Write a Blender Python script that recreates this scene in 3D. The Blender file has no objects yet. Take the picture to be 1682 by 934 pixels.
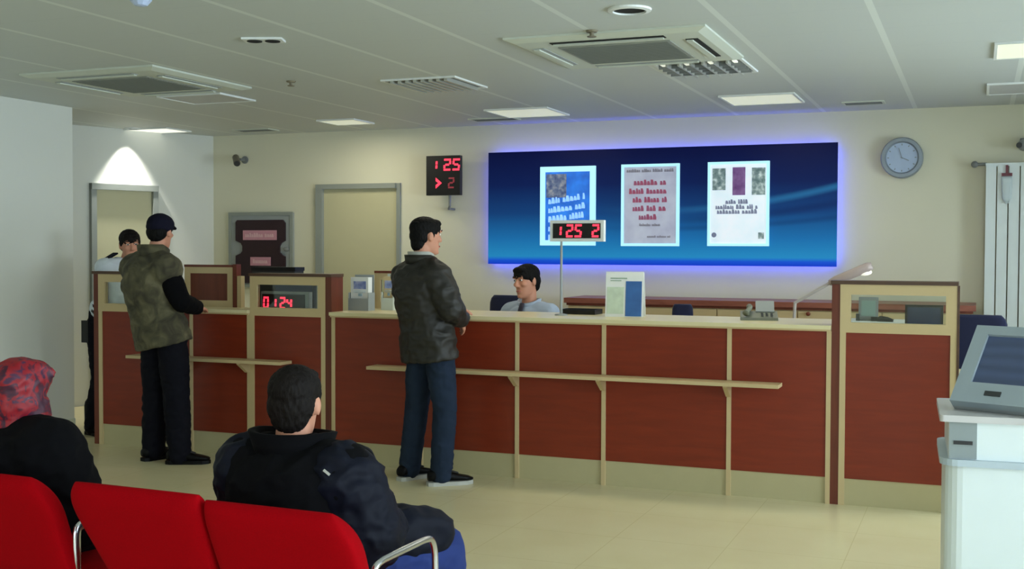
import bpy, bmesh, math, random
from mathutils import Vector, Matrix, noise, Euler
random.seed(7)
PI = math.pi
C = bpy.context.scene.collection
SC = bpy.context.scene

# ------------------------------------------------------------------ camera
H_CAM, F_PX, YAW, PITCH, ROLL = 1.549, 1909.0, 0.3813, -0.0297, 0.0036
_cy, _sy, _cp, _sp = math.cos(YAW), math.sin(YAW), math.cos(PITCH), math.sin(PITCH)
FW = Vector((-_sy*_cp, _cy*_cp, _sp))
_r = Vector((_cy, _sy, 0)); _u = _r.cross(FW)
RT = _r*math.cos(ROLL) + _u*math.sin(ROLL)
UP = -_r*math.sin(ROLL) + _u*math.cos(ROLL)
CAM = Vector((0, 0, H_CAM))
cd = bpy.data.cameras.new('camera'); cam = bpy.data.objects.new('camera', cd); C.objects.link(cam)
cd.sensor_width = 36.0; cd.lens = 36.0*F_PX/1682.0; cd.clip_start = 0.05; cd.clip_end = 100
cam.matrix_world = Matrix(((RT.x, UP.x, -FW.x, 0), (RT.y, UP.y, -FW.y, 0), (RT.z, UP.z, -FW.z, H_CAM), (0, 0, 0, 1)))
SC.camera = cam

def ray(x, y): return FW + RT*((x-841)/F_PX) - UP*((y-467)/F_PX)
def onY(x, y, Y): d = ray(x, y); return CAM + d*(Y/d.y)
def onZ(x, y, Z): d = ray(x, y); return CAM + d*((Z-H_CAM)/d.z)

YC, YW, ZC = 7.31, 10.37, 2.75       # counter front, back wall, ceiling height
ZP, ZT, ZK = 1.06, 1.37, 0.163       # counter panel top, tall unit top, kick top

# ------------------------------------------------------------------ materials
def lin(c): c /= 255.0; return c/12.92 if c <= 0.04045 else ((c+0.055)/1.055)**2.4
def rgb(r, g, b): return (lin(r), lin(g), lin(b), 1.0)
class NT:
    def __init__(s, name):
        s.m = bpy.data.materials.new(name); s.m.use_nodes = True
        s.t = s.m.node_tree; s.b = s.t.nodes['Principled BSDF']
    def n(s, typ, **kw):
        nd = s.t.nodes.new(typ)
        for k, v in kw.items():
            if k in nd.inputs: nd.inputs[k].default_value = v
            else: setattr(nd, k, v)
        return nd
    def l(s, a, b): s.t.links.new(a, b)
def setp(b, **kw):
    for k, v in kw.items():
        k = {'rough': 'Roughness', 'metal': 'Metallic', 'spec': 'Specular IOR Level', 'coat': 'Coat Weight', 'sheen': 'Sheen Weight'}[k]
        b.inputs[k].default_value = v
def mat(name, col, rough=0.6, metal=0.0, spec=0.4, var=0.06, scale=12.0, bump=0.0, bscale=150.0, sheen=0.0, stretch=None):
    """plain surface with slight procedural colour variation and optional fine bump"""
    t = NT(name); setp(t.b, rough=rough, metal=metal, spec=spec, sheen=sheen)
    tc = t.n('ShaderNodeTexCoord'); src = tc.outputs['Object']
    if stretch:
        mp = t.n('ShaderNodeMapping'); mp.inputs['Scale'].default_value = stretch; t.l(src, mp.inputs[0]); src = mp.outputs[0]
    nz = t.n('ShaderNodeTexNoise', Scale=scale, Detail=4.0); t.l(src, nz.inputs['Vector'])
    mx = t.n('ShaderNodeMix', data_type='RGBA')
    a = [max(0, c*(1-var)) for c in col[:3]]+[1]; b = [min(1, c*(1+var)) for c in col[:3]]+[1]
    mx.inputs[6].default_value = a; mx.inputs[7].default_value = b
    t.l(nz.outputs[0], mx.inputs[0]); t.l(mx.outputs[2], t.b.inputs['Base Color'])
    if bump:
        n2 = t.n('ShaderNodeTexNoise', Scale=bscale, Detail=3.0); t.l(src, n2.inputs['Vector'])
        bp = t.n('ShaderNodeBump', Strength=bump, Distance=0.01); t.l(n2.outputs[0], bp.inputs['Height']); t.l(bp.outputs[0], t.b.inputs['Normal'])
    return t.m
def emis(name, col, strength, base=None):
    t = NT(name); t.b.inputs['Base Color'].default_value = base or (0.02, 0.02, 0.02, 1)
    t.b.inputs['Emission Color'].default_value = col; t.b.inputs['Emission Strength'].default_value = strength
    return t.m
def ramp(t, fac, stops):
    r = t.n('ShaderNodeValToRGB'); e = r.color_ramp.elements
    e[0].position, e[0].color = stops[0]; e[1].position, e[1].color = stops[-1]
    for p, c in stops[1:-1]: x = e.new(p); x.color = c
    t.l(fac, r.inputs[0]); return r.outputs[0]

M = {}
M['wall'] = mat('painted wall', rgb(214, 212, 190), 0.85, var=0.015, scale=3, bump=0.02, bscale=300)
M['wall_grey'] = mat('grey painted wall', rgb(212, 214, 206), 0.85, var=0.015, scale=3, bump=0.02, bscale=300)
M['door'] = mat('cream door leaf', rgb(190, 186, 152), 0.6, var=0.02)
M['steel'] = mat('grey steel trim', rgb(140, 146, 140), 0.45, var=0.04)
M['cream'] = mat('cream laminate', rgb(198, 176, 132), 0.45, var=0.03)
M['topcream'] = mat('pale worktop laminate', rgb(220, 208, 164), 0.35, var=0.03)
M['kick'] = mat('beige kick board', rgb(182, 172, 132), 0.5, var=0.03)
M['white'] = mat('white plastic', rgb(222, 226, 224), 0.4, var=0.02)
M['kiosk'] = mat('white painted metal', rgb(214, 224, 226), 0.35, var=0.02)
M['offwhite'] = mat('off white metal', rgb(196, 202, 190), 0.5, var=0.02)
M['ltgrey'] = mat('light grey plastic', rgb(150, 156, 156), 0.5, var=0.03)
M['grey'] = mat('mid grey plastic', rgb(118, 122, 122), 0.5, var=0.03)
M['dgrey'] = mat('dark grey plastic', rgb(50, 52, 52), 0.5, var=0.03)
M['black'] = mat('black plastic', rgb(16, 16, 17), 0.4, var=0.05)
M['hole'] = mat('dark opening', rgb(20, 22, 22), 0.9)
M['chrome'] = mat('chrome tube', rgb(205, 205, 210), 0.22, metal=1.0, var=0.02)
M['alu'] = mat('brushed aluminium', rgb(190, 192, 195), 0.35, metal=0.8, var=0.03)
M['navy'] = mat('navy fabric', rgb(24, 30, 62), 0.9, var=0.15, scale=80, sheen=0.2)
M['paper'] = mat('white paper', rgb(228, 230, 226), 0.7, var=0.02)
M['ink'] = mat('dark ink', rgb(70, 66, 84), 0.8)
M['redink'] = mat('red ink', rgb(176, 66, 84), 0.8)
M['skin'] = mat('skin', rgb(196, 138, 112), 0.55, var=0.06, scale=30)
M['lips'] = mat('lips', rgb(160, 86, 78), 0.5)
M['eyewhite'] = mat('eye white', rgb(220, 214, 206), 0.3)
M['iris'] = mat('dark iris', rgb(40, 26, 20), 0.2)
M['hair'] = mat('black hair', rgb(11, 10, 10), 0.7, spec=0.15, var=0.35, scale=60, bump=0.4, bscale=120, stretch=(1, 1, 0.25))
M['hair_brown'] = mat('dark brown hair', rgb(18, 13, 11), 0.7, spec=0.15, var=0.35, scale=60, bump=0.4, bscale=120, stretch=(1, 1, 0.25))
M['jacket'] = mat('charcoal waxed jacket cloth', rgb(40, 38, 34), rough=0.52, spec=0.32, var=0.15, scale=20, bump=0.05, bscale=300)
M['jeans'] = mat('dark blue denim', rgb(34, 45, 62), spec=0.12, rough=0.85, var=0.25, scale=9, bump=0.08, bscale=500)
M['jeans_blue'] = mat('blue denim', rgb(24, 44, 104), 0.85, var=0.25, scale=9, bump=0.08, bscale=500)
M['trousers'] = mat('black trousers cloth', rgb(14, 14, 22), spec=0.12, rough=0.85, var=0.2, scale=12)
M['blackcloth'] = mat('black cloth', rgb(5, 5, 8), spec=0.12, rough=0.9, var=0.2, scale=25)
M['navycloth'] = mat('dark navy padded nylon', rgb(15, 18, 30), spec=0.12, rough=0.6, var=0.15, scale=20)
M['shirtwhite'] = mat('white shirt cotton', rgb(206, 214, 222), 0.8, var=0.03)
M['shirtblue'] = mat('pale blue shirt cotton', rgb(158, 172, 192), 0.8, var=0.05)
M['tie'] = mat('dark tie silk', rgb(38, 36, 56), 0.5)
M['shoe'] = mat('black shoe leather', rgb(10, 10, 11), spec=0.12, rough=0.45, var=0.1)
M['sole'] = mat('white rubber sole', rgb(176, 176, 168), 0.6)
M['capcloth'] = mat('navy cap cloth', rgb(18, 18, 34), spec=0.12, rough=0.85, var=0.15, scale=40)
M['redled'] = emis('red led digits', (1.0, 0.03, 0.07, 1), 1.5)
M['dimled'] = emis('dim red led digit', (0.8, 0.05, 0.09, 1), 0.22)
M['bluled'] = emis('blue led strip', (0.09, 0.11, 1.0, 1), 14.0)
M['pinkplate'] = mat('pink label plate', rgb(190, 136, 150), 0.5, var=0.06)
M['plum'] = mat('dark plum panel', rgb(46, 28, 36), 0.4, var=0.12)
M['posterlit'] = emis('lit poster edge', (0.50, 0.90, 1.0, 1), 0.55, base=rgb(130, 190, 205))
M['lamp'] = emis('lit fluorescent diffuser', (0.95, 1.0, 0.78, 1), 0.30, base=rgb(230, 230, 210))
M['lamp_hi'] = emis('bright fluorescent diffuser', (1.0, 1.0, 0.90, 1), 0.6, base=rgb(230, 230, 210))
M['louvre'] = mat('silver louvre blade', rgb(176, 178, 170), 0.35, metal=0.3, var=0.03)
M['lamp_off'] = mat('unlit grey diffuser', rgb(186, 188, 188), 0.5, var=0.02)
M['tube'] = emis('fluorescent tube', (0.95, 1.0, 0.85, 1), 0.5, base=rgb(230, 230, 220))

def wood(name, base, dark, dirz=(1, 1, 0.12), rough=0.38):
    t = NT(name); setp(t.b, rough=rough, spec=0.35)
    tc = t.n('ShaderNodeTexCoord'); mp = t.n('ShaderNodeMapping'); mp.inputs['Scale'].default_value = dirz
    t.l(tc.outputs['Object'], mp.inputs[0])
    nz = t.n('ShaderNodeTexNoise', Scale=22.0, Detail=6.0, Distortion=0.6); t.l(mp.outputs[0], nz.inputs['Vector'])
    c = ramp(t, nz.outputs[0], [(0.3, dark), (0.7, base)])
    t.l(c, t.b.inputs['Base Color']); return t.m
M['wood'] = wood('red brown cherry laminate', rgb(130, 46, 22), rgb(118, 41, 20), (0.12, 1, 1))
M['woodtrim'] = wood('brown wood trim', rgb(112, 54, 36), rgb(96, 46, 30))
M['woodcap'] = wood('dark wood edging', rgb(92, 66, 48), rgb(76, 54, 40), (0.12, 1, 1))
M['woodpink'] = wood('reddish brown top', rgb(150, 92, 74), rgb(120, 66, 52), (0.12, 1, 1))

def floor_mat():
    t = NT('polished beige floor tiles'); setp(t.b, rough=0.25, spec=0.5)
    tc = t.n('ShaderNodeTexCoord'); sp = t.n('ShaderNodeSeparateXYZ'); t.l(tc.outputs['Object'], sp.inputs[0])
    def joint(out):
        p = t.n('ShaderNodeMath', operation='PINGPONG'); p.inputs[1].default_value = 0.3; t.l(out, p.inputs[0])
        c = t.n('ShaderNodeMath', operation='LESS_THAN'); c.inputs[1].default_value = 0.002; t.l(p.outputs[0], c.inputs[0]); return c.outputs[0]
    mx = t.n('ShaderNodeMath', operation='MAXIMUM'); t.l(joint(sp.outputs[0]), mx.inputs[0]); t.l(joint(sp.outputs[1]), mx.inputs[1])
    nz = t.n('ShaderNodeTexNoise', Scale=2.2, Detail=3.0); t.l(tc.outputs['Object'], nz.inputs['Vector'])
    c = ramp(t, nz.outputs[0], [(0.3, rgb(214, 203, 160)), (0.7, rgb(220, 210, 168))])
    m = t.n('ShaderNodeMix', data_type='RGBA'); t.l(mx.outputs[0], m.inputs[0]); t.l(c, m.inputs[6]); m.inputs[7].default_value = rgb(202, 190, 148)
    t.l(m.outputs[2], t.b.inputs['Base Color']); return t.m
M['floor'] = floor_mat()
def ceil_mat():
    """metal ceiling planks with paler carrier bands running towards the back wall"""
    t = NT('metal panel ceiling'); setp(t.b, rough=0.55, spec=0.4)
    tc = t.n('ShaderNodeTexCoord'); sp = t.n('ShaderNodeSeparateXYZ'); t.l(tc.outputs['Object'], sp.inputs[0])
    def band(out, off, per, w):
        a = t.n('ShaderNodeMath', operation='ADD'); a.inputs[1].default_value = off; t.l(out, a.inputs[0])
        p = t.n('ShaderNodeMath', operation='PINGPONG'); p.inputs[1].default_value = per/2; t.l(a.outputs[0], p.inputs[0])
        c = t.n('ShaderNodeMath', operation='LESS_THAN'); c.inputs[1].default_value = w; t.l(p.outputs[0], c.inputs[0]); return c.outputs[0]
    b1 = band(sp.outputs[0], 3.488, 0.745, 0.018); b2 = band(sp.outputs[1], 0.0, 0.60, 0.003)
    m1 = t.n('ShaderNodeMix', data_type='RGBA'); m1.inputs[6].default_value = rgb(192, 198, 196); m1.inputs[7].default_value = rgb(186, 192, 190)
    t.l(b2, m1.inputs[0])
    m2 = t.n('ShaderNodeMix', data_type='RGBA'); m2.inputs[7].default_value = rgb(212, 218, 214)
    t.l(b1, m2.inputs[0]); t.l(m1.outputs[2], m2.inputs[6]); t.l(m2.outputs[2], t.b.inputs['Base Color']); return t.m
M['ceiling'] = ceil_mat()
def glass_mat():
    t = NT('clear glass'); t.t.nodes.remove(t.b); out = t.t.nodes['Material Output']
    tr = t.n('ShaderNodeBsdfTransparent'); tr.inputs[0].default_value = (0.93, 0.97, 0.94, 1)
    gl = t.n('ShaderNodeBsdfGlossy'); gl.inputs['Roughness'].default_value = 0.03
    fr = t.n('ShaderNodeFresnel', IOR=1.45); mx = t.n('ShaderNodeMixShader')
    t.l(fr.outputs[0], mx.inputs[0]); t.l(tr.outputs[0], mx.inputs[1]); t.l(gl.outputs[0], mx.inputs[2]); t.l(mx.outputs[0], out.inputs[0]); return t.m
M['glass'] = glass_mat()
def screen_mat():
    t = NT('dark screen glass'); setp(t.b, rough=0.12, spec=0.6); t.b.inputs['Base Color'].default_value = rgb(38, 50, 78); return t.m
M['screen'] = screen_mat()
def kiosk_screen():
    t = NT('dim blue touch screen'); setp(t.b, rough=0.3); t.b.inputs['Base Color'].default_value = rgb(30, 40, 60)
    tc = t.n('ShaderNodeTexCoord'); sp = t.n('ShaderNodeSeparateXYZ'); t.l(tc.outputs['Object'], sp.inputs[0])
    w = t.n('ShaderNodeTexWave', bands_direction='Z', Scale=9.0, Distortion=1.5); t.l(tc.outputs['Object'], w.inputs['Vector'])
    c = ramp(t, w.outputs[0], [(0.0, rgb(42, 54, 72)), (1.0, rgb(50, 64, 86))])
    t.l(c, t.b.inputs['Emission Color']); t.b.inputs['Emission Strength'].default_value = 0.7; return t.m
M['kscreen'] = kiosk_screen()
def board_mat():
    """printed blue advertising panel: navy fading to cyan with pale sweeping streaks, lit from inside"""
    t = NT('printed blue advertising panel'); setp(t.b, rough=0.4, spec=0.1)
    tc = t.n('ShaderNodeTexCoord'); sp = t.n('ShaderNodeSeparateXYZ'); t.l(tc.outputs['Object'], sp.inputs[0])
    mr = t.n('ShaderNodeMapRange'); mr.inputs[1].default_value = -0.53; mr.inputs[2].default_value = 0.53; t.l(sp.outputs[2], mr.inputs[0])
    c = ramp(t, mr.outputs[0], [(0.0, rgb(20, 62, 205)), (0.035, rgb(24, 84, 214)), (0.07, rgb(38, 140, 198)), (0.22, rgb(28, 112, 176)), (0.45, rgb(18, 64, 122)), (0.7, rgb(10, 30, 84)), (1.0, rgb(6, 14, 62))])
    def streak(z0, curve, w, amt, x0, x1, prev, col):
        # parabola z = z0 + curve*(x)^2, soft line
        x2 = t.n('ShaderNodeMath', operation='MULTIPLY'); t.l(sp.outputs[0], x2.inputs[0]); t.l(sp.outputs[0], x2.inputs[1])
        cx = t.n('ShaderNodeMath', operation='MULTIPLY_ADD'); cx.inputs[1].default_value = curve; cx.inputs[2].default_value = z0; t.l(x2.outputs[0], cx.inputs[0])
        d = t.n('ShaderNodeMath', operation='SUBTRACT'); t.l(sp.outputs[2], d.inputs[0]); t.l(cx.outputs[0], d.inputs[1])
        ab = t.n('ShaderNodeMath', operation='ABSOLUTE'); t.l(d.outputs[0], ab.inputs[0])
        m = t.n('ShaderNodeMapRange', interpolation_type='SMOOTHSTEP'); m.inputs[1].default_value = 0; m.inputs[2].default_value = w; m.inputs[3].default_value = amt; m.inputs[4].default_value = 0; t.l(ab.outputs[0], m.inputs[0])
        mxr = t.n('ShaderNodeMapRange', interpolation_type='SMOOTHSTEP'); mxr.inputs[1].default_value = x0; mxr.inputs[2].default_value = x1; t.l(sp.outputs[0], mxr.inputs[0])
        mu = t.n('ShaderNodeMath', operation='MULTIPLY'); t.l(m.outputs[0], mu.inputs[0]); t.l(mxr.outputs[0], mu.inputs[1])
        mx = t.n('ShaderNodeMix', data_type='RGBA'); t.l(mu.outputs[0], mx.inputs[0]); t.l(prev, mx.inputs[6]); mx.inputs[7].default_value = col; return mx.outputs[2]
    c = streak(-0.04, 0.075, 0.05, 0.65, -0.9, 1.6, c, rgb(44, 120, 172))
    c = streak(-0.13, 0.055, 0.06, 0.55, -0.6, 1.3, c, rgb(12, 34, 88))
    c = streak(-0.20, 0.035, 0.04, 0.4, -0.9, 0.5, c, rgb(12, 44, 100))
    t.l(c, t.b.inputs['Emission Color']); t.b.inputs['Emission Strength'].default_value = 0.5
    mxx = t.n('ShaderNodeMix', data_type='RGBA'); mxx.inputs[0].default_value = 0.6; t.l(c, mxx.inputs[6]); mxx.inputs[7].default_value = (0.0, 0.0, 0.0, 1); t.l(mxx.outputs[2], t.b.inputs['Base Color'])
    return t.m
M['board'] = board_mat()
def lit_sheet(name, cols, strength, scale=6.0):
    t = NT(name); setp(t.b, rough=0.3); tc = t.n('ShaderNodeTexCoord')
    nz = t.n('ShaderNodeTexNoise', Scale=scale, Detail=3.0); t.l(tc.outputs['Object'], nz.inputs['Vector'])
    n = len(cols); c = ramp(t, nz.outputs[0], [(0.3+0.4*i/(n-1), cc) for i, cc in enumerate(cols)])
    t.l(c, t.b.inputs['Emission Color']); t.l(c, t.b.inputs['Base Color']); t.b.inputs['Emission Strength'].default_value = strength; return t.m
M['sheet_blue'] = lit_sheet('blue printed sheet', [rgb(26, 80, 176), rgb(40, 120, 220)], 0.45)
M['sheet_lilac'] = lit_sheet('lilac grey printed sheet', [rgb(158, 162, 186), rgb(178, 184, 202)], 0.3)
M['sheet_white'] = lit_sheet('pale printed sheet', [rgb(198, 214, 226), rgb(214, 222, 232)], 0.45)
M['photo_dark'] = lit_sheet('dark printed picture', [rgb(50, 60, 110), rgb(96, 110, 140), rgb(150, 150, 160)], 0.25, 22)
M['photo_plum'] = lit_sheet('plum printed picture', [rgb(84, 46, 104), rgb(130, 100, 150)], 0.3, 10)
M['photo_green'] = lit_sheet('green grey printed picture', [rgb(70, 96, 100), rgb(120, 140, 144), rgb(196, 210, 212)], 0.25, 22)
M['txt_white'] = lit_sheet('pale blue printed lettering', [rgb(130, 180, 240), rgb(150, 196, 246)], 0.5)
M['txt_red'] = lit_sheet('red printed lettering', [rgb(158, 70, 100), rgb(140, 78, 112)], 0.2)
M['txt_grey'] = lit_sheet('grey printed lettering', [rgb(112, 120, 150), rgb(126, 134, 160)], 0.2)
def camo_mat():
    t = NT('camouflage vest cloth'); setp(t.b, rough=0.9); tc = t.n('ShaderNodeTexCoord')
    n1 = t.n('ShaderNodeTexNoise', Scale=9.0, Detail=3.0, Distortion=0.8); t.l(tc.outputs['Object'], n1.inputs['Vector'])
    c = ramp(t, n1.outputs[0], [(0.36, rgb(54, 50, 36)), (0.46, rgb(68, 64, 46)), (0.55, rgb(80, 76, 54)), (0.66, rgb(98, 92, 68))])
    t.l(c, t.b.inputs['Base Color']); return t.m
M['camo'] = camo_mat()
def scarf_mat():
    t = NT('red patterned headscarf silk'); setp(t.b, rough=0.55); tc = t.n('ShaderNodeTexCoord')
    n1 = t.n('ShaderNodeTexNoise', Scale=16.0, Detail=3.0, Distortion=1.6); t.l(tc.outputs['Object'], n1.inputs['Vector'])
    c1 = ramp(t, n1.outputs[0], [(0.30, rgb(40, 14, 40)), (0.42, rgb(72, 14, 40)), (0.48, rgb(142, 6, 24)), (0.58, rgb(128, 8, 28)), (0.63, rgb(64, 26, 60)), (0.68, rgb(60, 22, 54)), (0.74, rgb(150, 116, 130))])
    t.l(c1, t.b.inputs['Base Color']); return t.m
M['scarf'] = scarf_mat()
def red_fabric():
    t = NT('red bench upholstery'); setp(t.b, rough=0.85, spec=0.06); tc = t.n('ShaderNodeTexCoord')
    nz = t.n('ShaderNodeTexNoise', Scale=260.0, Detail=2.0); t.l(tc.outputs['Object'], nz.inputs['Vector'])
    c = ramp(t, nz.outputs[0], [(0.3, rgb(142, 0, 9)), (0.7, rgb(154, 0, 11))]); t.l(c, t.b.inputs['Base Color'])
    bp = t.n('ShaderNodeBump', Strength=0.1, Distance=0.003); t.l(nz.outputs[0], bp.inputs['Height']); t.l(bp.outputs[0], t.b.inputs['Normal']); return t.m
M['red'] = red_fabric()

# ------------------------------------------------------------------ mesh helpers
def link(name, me, m, parent=None, loc=None, smooth=False):
    o = bpy.data.objects.new(name, me); C.objects.link(o)
    if m is not None: me.materials.append(m)
    if smooth:
        for p in me.polygons: p.use_smooth = True
    if parent is not None: o.parent = parent
    if loc is not None: o.location = loc
    return o
def obj(name, bm, m, parent=None, loc=None, smooth=False, bevel=0.0):
    if bevel:
        bmesh.ops.bevel(bm, geom=[e for e in bm.edges if len(e.link_faces) == 2 and e.calc_face_angle(0) > 0.6], offset=bevel, segments=2, affect='EDGES', profile=0.6, clamp_overlap=True)
    bmesh.ops.recalc_face_normals(bm, faces=bm.faces)
    me = bpy.data.meshes.new(name); bm.to_mesh(me); bm.free()
    return link(name, me, m, parent, loc, smooth)
def tag(o, label, cat, group=None):
    o['label'] = label; o['category'] = cat; o['kind'] = 'thing'
    if group: o['group'] = group
    return o
def thing(name, label, cat, loc=(0, 0, 0), rz=0.0, group=None):
    o = bpy.data.objects.new(name, None); C.objects.link(o); o.location = loc; o.rotation_euler = (0, 0, rz); o.empty_display_size = 0.1
    return tag(o, label, cat, group)
def struct(name, bm, m, parent=None, **k):
    o = obj(name, bm, m, parent, **k)
    if parent is None: o['kind'] = 'structure'
    return o
def B(*boxes):
    """bmesh of axis boxes (x0,x1,y0,y1,z0,z1)"""
    bm = bmesh.new()
    for b in boxes: addbox(bm, b)
    return bm
def addbox(bm, b, mtx=None):
    x0, x1, y0, y1, z0, z1 = b
    vs = [Vector((x, y, z)) for x in (x0, x1) for y in (y0, y1) for z in (z0, z1)]
    if mtx is not None: vs = [mtx @ v for v in vs]
    v = [bm.verts.new(p) for p in vs]
    for f in ((0, 1, 3, 2), (4, 6, 7, 5), (0, 4, 5, 1), (2, 3, 7, 6), (0, 2, 6, 4), (1, 5, 7, 3)): bm.faces.new([v[i] for i in f])
def loft(bm, rings, cap=True):
    rs = [[bm.verts.new(p) for p in r] for r in rings]; n = len(rs[0])
    for a, b in zip(rs, rs[1:]):
        for i in range(n): bm.faces.new((a[i], a[(i+1) % n], b[(i+1) % n], b[i]))
    if cap: bm.faces.new(rs[0][::-1]); bm.faces.new(rs[-1])
def ring(c, ax, ay, rx, ry, n=20, e=2.0):
    out = []
    for i in range(n):
        a = 2*PI*i/n; ca, sa = math.cos(a), math.sin(a)
        out.append(c + ax*(rx*math.copysign(abs(ca)**(2/e), ca)) + ay*(ry*math.copysign(abs(sa)**(2/e), sa)))
    return out
def tube(bm, pts, r, n=12, flat=None, cap=True):
    """swept tube through pts; r number or per-point list; flat=(rx_scale, ry_scale)"""
    pts = [Vector(p) for p in pts]; rr = r if isinstance(r, (list, tuple)) else [r]*len(pts)
    tang = []
    for i in range(len(pts)):
        a = pts[max(0, i-1)]; b = pts[min(len(pts)-1, i+1)]; tang.append((b-a).normalized())
    t0 = tang[0]; ref = Vector((0, 0, 1)) if abs(t0.z) < 0.9 else Vector((1, 0, 0))
    x = t0.cross(ref).normalized(); rings = []
    for i, p in enumerate(pts):
        x = (x - tang[i]*x.dot(tang[i])).normalized(); y = tang[i].cross(x)
        fx, fy = flat or (1, 1); rings.append(ring(p, x, y, rr[i]*fx, rr[i]*fy, n))
    loft(bm, rings, cap)
def smoothpath(pts, k=6):
    pts = [Vector(p) for p in pts]; out = []
    for i in range(len(pts)-1):
        p0, p1, p2, p3 = pts[max(0, i-1)], pts[i], pts[i+1], pts[min(len(pts)-1, i+2)]
        for j in range(k):
            t = j/k; out.append(0.5*((2*p1)+(p2-p0)*t+(2*p0-5*p1+4*p2-p3)*t*t+(3*p1-p0-3*p2+p3)*t**3))
    out.append(pts[-1]); return out
def ball(bm, c, rx, ry, rz, mtx=None, u=20, v=12):
    m = Matrix.Translation(Vector(c)) @ (mtx.to_4x4() if mtx is not None else Matrix()) @ Matrix.Diagonal((rx, ry, rz, 1))
    bmesh.ops.create_uvsphere(bm, u_segments=u, v_segments=v, radius=1.0, matrix=m)
def lathe(bm, prof, c=(0, 0, 0), n=32, axis='Z'):
    c = Vector(c); rings = []
    for r, z in prof:
        rg = []
        for i in range(n):
            a = 2*PI*i/n
            p = Vector((r*math.cos(a), r*math.sin(a), z))
            if axis == 'Y': p = Vector((p.x, p.z, p.y))
            rg.append(c+p)
        rings.append(rg)
    loft(bm, rings)
def prism(bm, poly, y0, y1):
    """polygon in XZ extruded along Y"""
    loft(bm, [[Vector((x, y0, z)) for x, z in poly], [Vector((x, y1, z)) for x, z in poly]])
def rrect(x0, x1, z0, z1, r, n=5):
    out = []
    for cx, cz, a0 in ((x1-r, z1-r, 0), (x0+r, z1-r, PI/2), (x0+r, z0+r, PI), (x1-r, z0+r, 1.5*PI)):
        for i in range(n+1):
            a = a0+PI/2*i/n; out.append((cx+r*math.cos(a), cz+r*math.sin(a)))
    return out
def frame4(x0, x1, z0, z1, w, y0, y1):
    return B((x0, x0+w, y0, y1, z0, z1), (x1-w, x1, y0, y1, z0, z1), (x0+w, x1-w, y0, y1, z0, z0+w), (x0+w, x1-w, y0, y1, z1-w, z1))
def bake(name, bm, m, parent, voxel, smooth=6, wrinkle=0.0, wscale=9.0, seed=0.0, sf=0.5, stretch=1.0):
    """union overlapping closed shells into one continuous surface, relax it, add cloth wrinkles"""
    bmesh.ops.recalc_face_normals(bm, faces=bm.faces)
    me = bpy.data.meshes.new('tmp'); bm.to_mesh(me); bm.free()
    t = bpy.data.objects.new('tmp', me); C.objects.link(t)
    r = t.modifiers.new('r', 'REMESH'); r.mode = 'VOXEL'; r.voxel_size = voxel
    s = t.modifiers.new('s', 'SMOOTH'); s.factor = sf; s.iterations = smooth
    dg = bpy.context.evaluated_depsgraph_get(); dg.update()
    out = bpy.data.meshes.new_from_object(t.evaluated_get(dg))
    bpy.data.objects.remove(t); bpy.data.meshes.remove(me)
    if wrinkle:
        nn = [v.normal.copy() for v in out.vertices]
        for v, n in zip(out.vertices, nn):
            p = Vector((v.co.x, v.co.y, v.co.z*stretch))*wscale + Vector((seed, seed*0.7, seed*1.3))
            w = noise.noise(p) + 0.5*noise.noise(p*2.1+Vector((5, 1, 3)))
            w = 1-abs(w)*2.0
            v.co += n*(wrinkle*(w-0.4))
    out.name = name
    return link(name, out, m, parent, smooth=True)

# ------------------------------------------------------------------ the room
XL, XR, YB = -7.2, 2.6, -4.5
ACX, ACY = -7.60, 10.37                                  # corner of the back wall and the alcove wall
alc0, alc1 = Vector((ACX, ACY, 0)), Vector((-8.58, 8.0, 0))
struct('floor', B((-9.4, XR+0.1, YB-0.1, 10.6, -0.1, 0)), M['floor'])
struct('ceiling', B((-9.4, XR+0.1, YB-0.1, 10.6, ZC, ZC+0.1)), M['ceiling'])
struct('wall_back', B((ACX-0.4, XR+0.1, YW, YW+0.12, 0, ZC)), M['wall'])
struct('wall_left', B((XL-0.15, XL, YB, 7.85, 0, ZC), (-9.4, XL-0.15, 7.72, 7.85, 0, ZC)), M['wall_grey'])
ad = (alc1-alc0).normalized(); an = Vector((-ad.y, ad.x, 0))
if an.x < 0: an = -an                                     # into the room
AM = Matrix(((-ad.x, -an.x, 0, alc0.x), (-ad.y, -an.y, 0, alc0.y), (0, 0, 1, 0), (0, 0, 0, 1)))   # local x runs from the near end to the corner (<=0), y into the wall
bm = bmesh.new(); addbox(bm, (-2.75, 0.05, 0, 0.12, 0, ZC), AM); struct('wall_alcove', bm, M['wall_grey'])
# street-side wall with three tall windows, and the entrance wall behind the viewer with two
WINS_R = [(-3.8, -1.6), (-1.2, 1.0), (1.4, 3.6), (4.0, 6.2), (6.6, 8.8)]
def wall_with_windows(name, spans, a, b, z0, z1, fixed0, fixed1, along):
    bx = []
    ed = [a]+[v for s in spans for v in s]+[b]
    def mk(u0, u1, za, zb): bx.append((fixed0, fixed1, u0, u1, za, zb) if along == 'Y' else (u0, u1, fixed0, fixed1, za, zb))
    for i in range(0, len(ed), 2): mk(ed[i], ed[i+1], 0, ZC)
    for s in spans: mk(s[0], s[1], 0, z0); mk(s[0], s[1], z1, ZC)
    struct(name, B(*bx), M['wall'])
wall_with_windows('wall_right', WINS_R, YB, YW, 0.5, 2.45, XR, XR+0.12, 'Y')
WINS_B = [(-0.2, 2.1)]
wall_with_windows('wall_front', WINS_B, XL, XR, 0.3, 2.45, YB-0.12, YB, 'X')
k = 0
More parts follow.
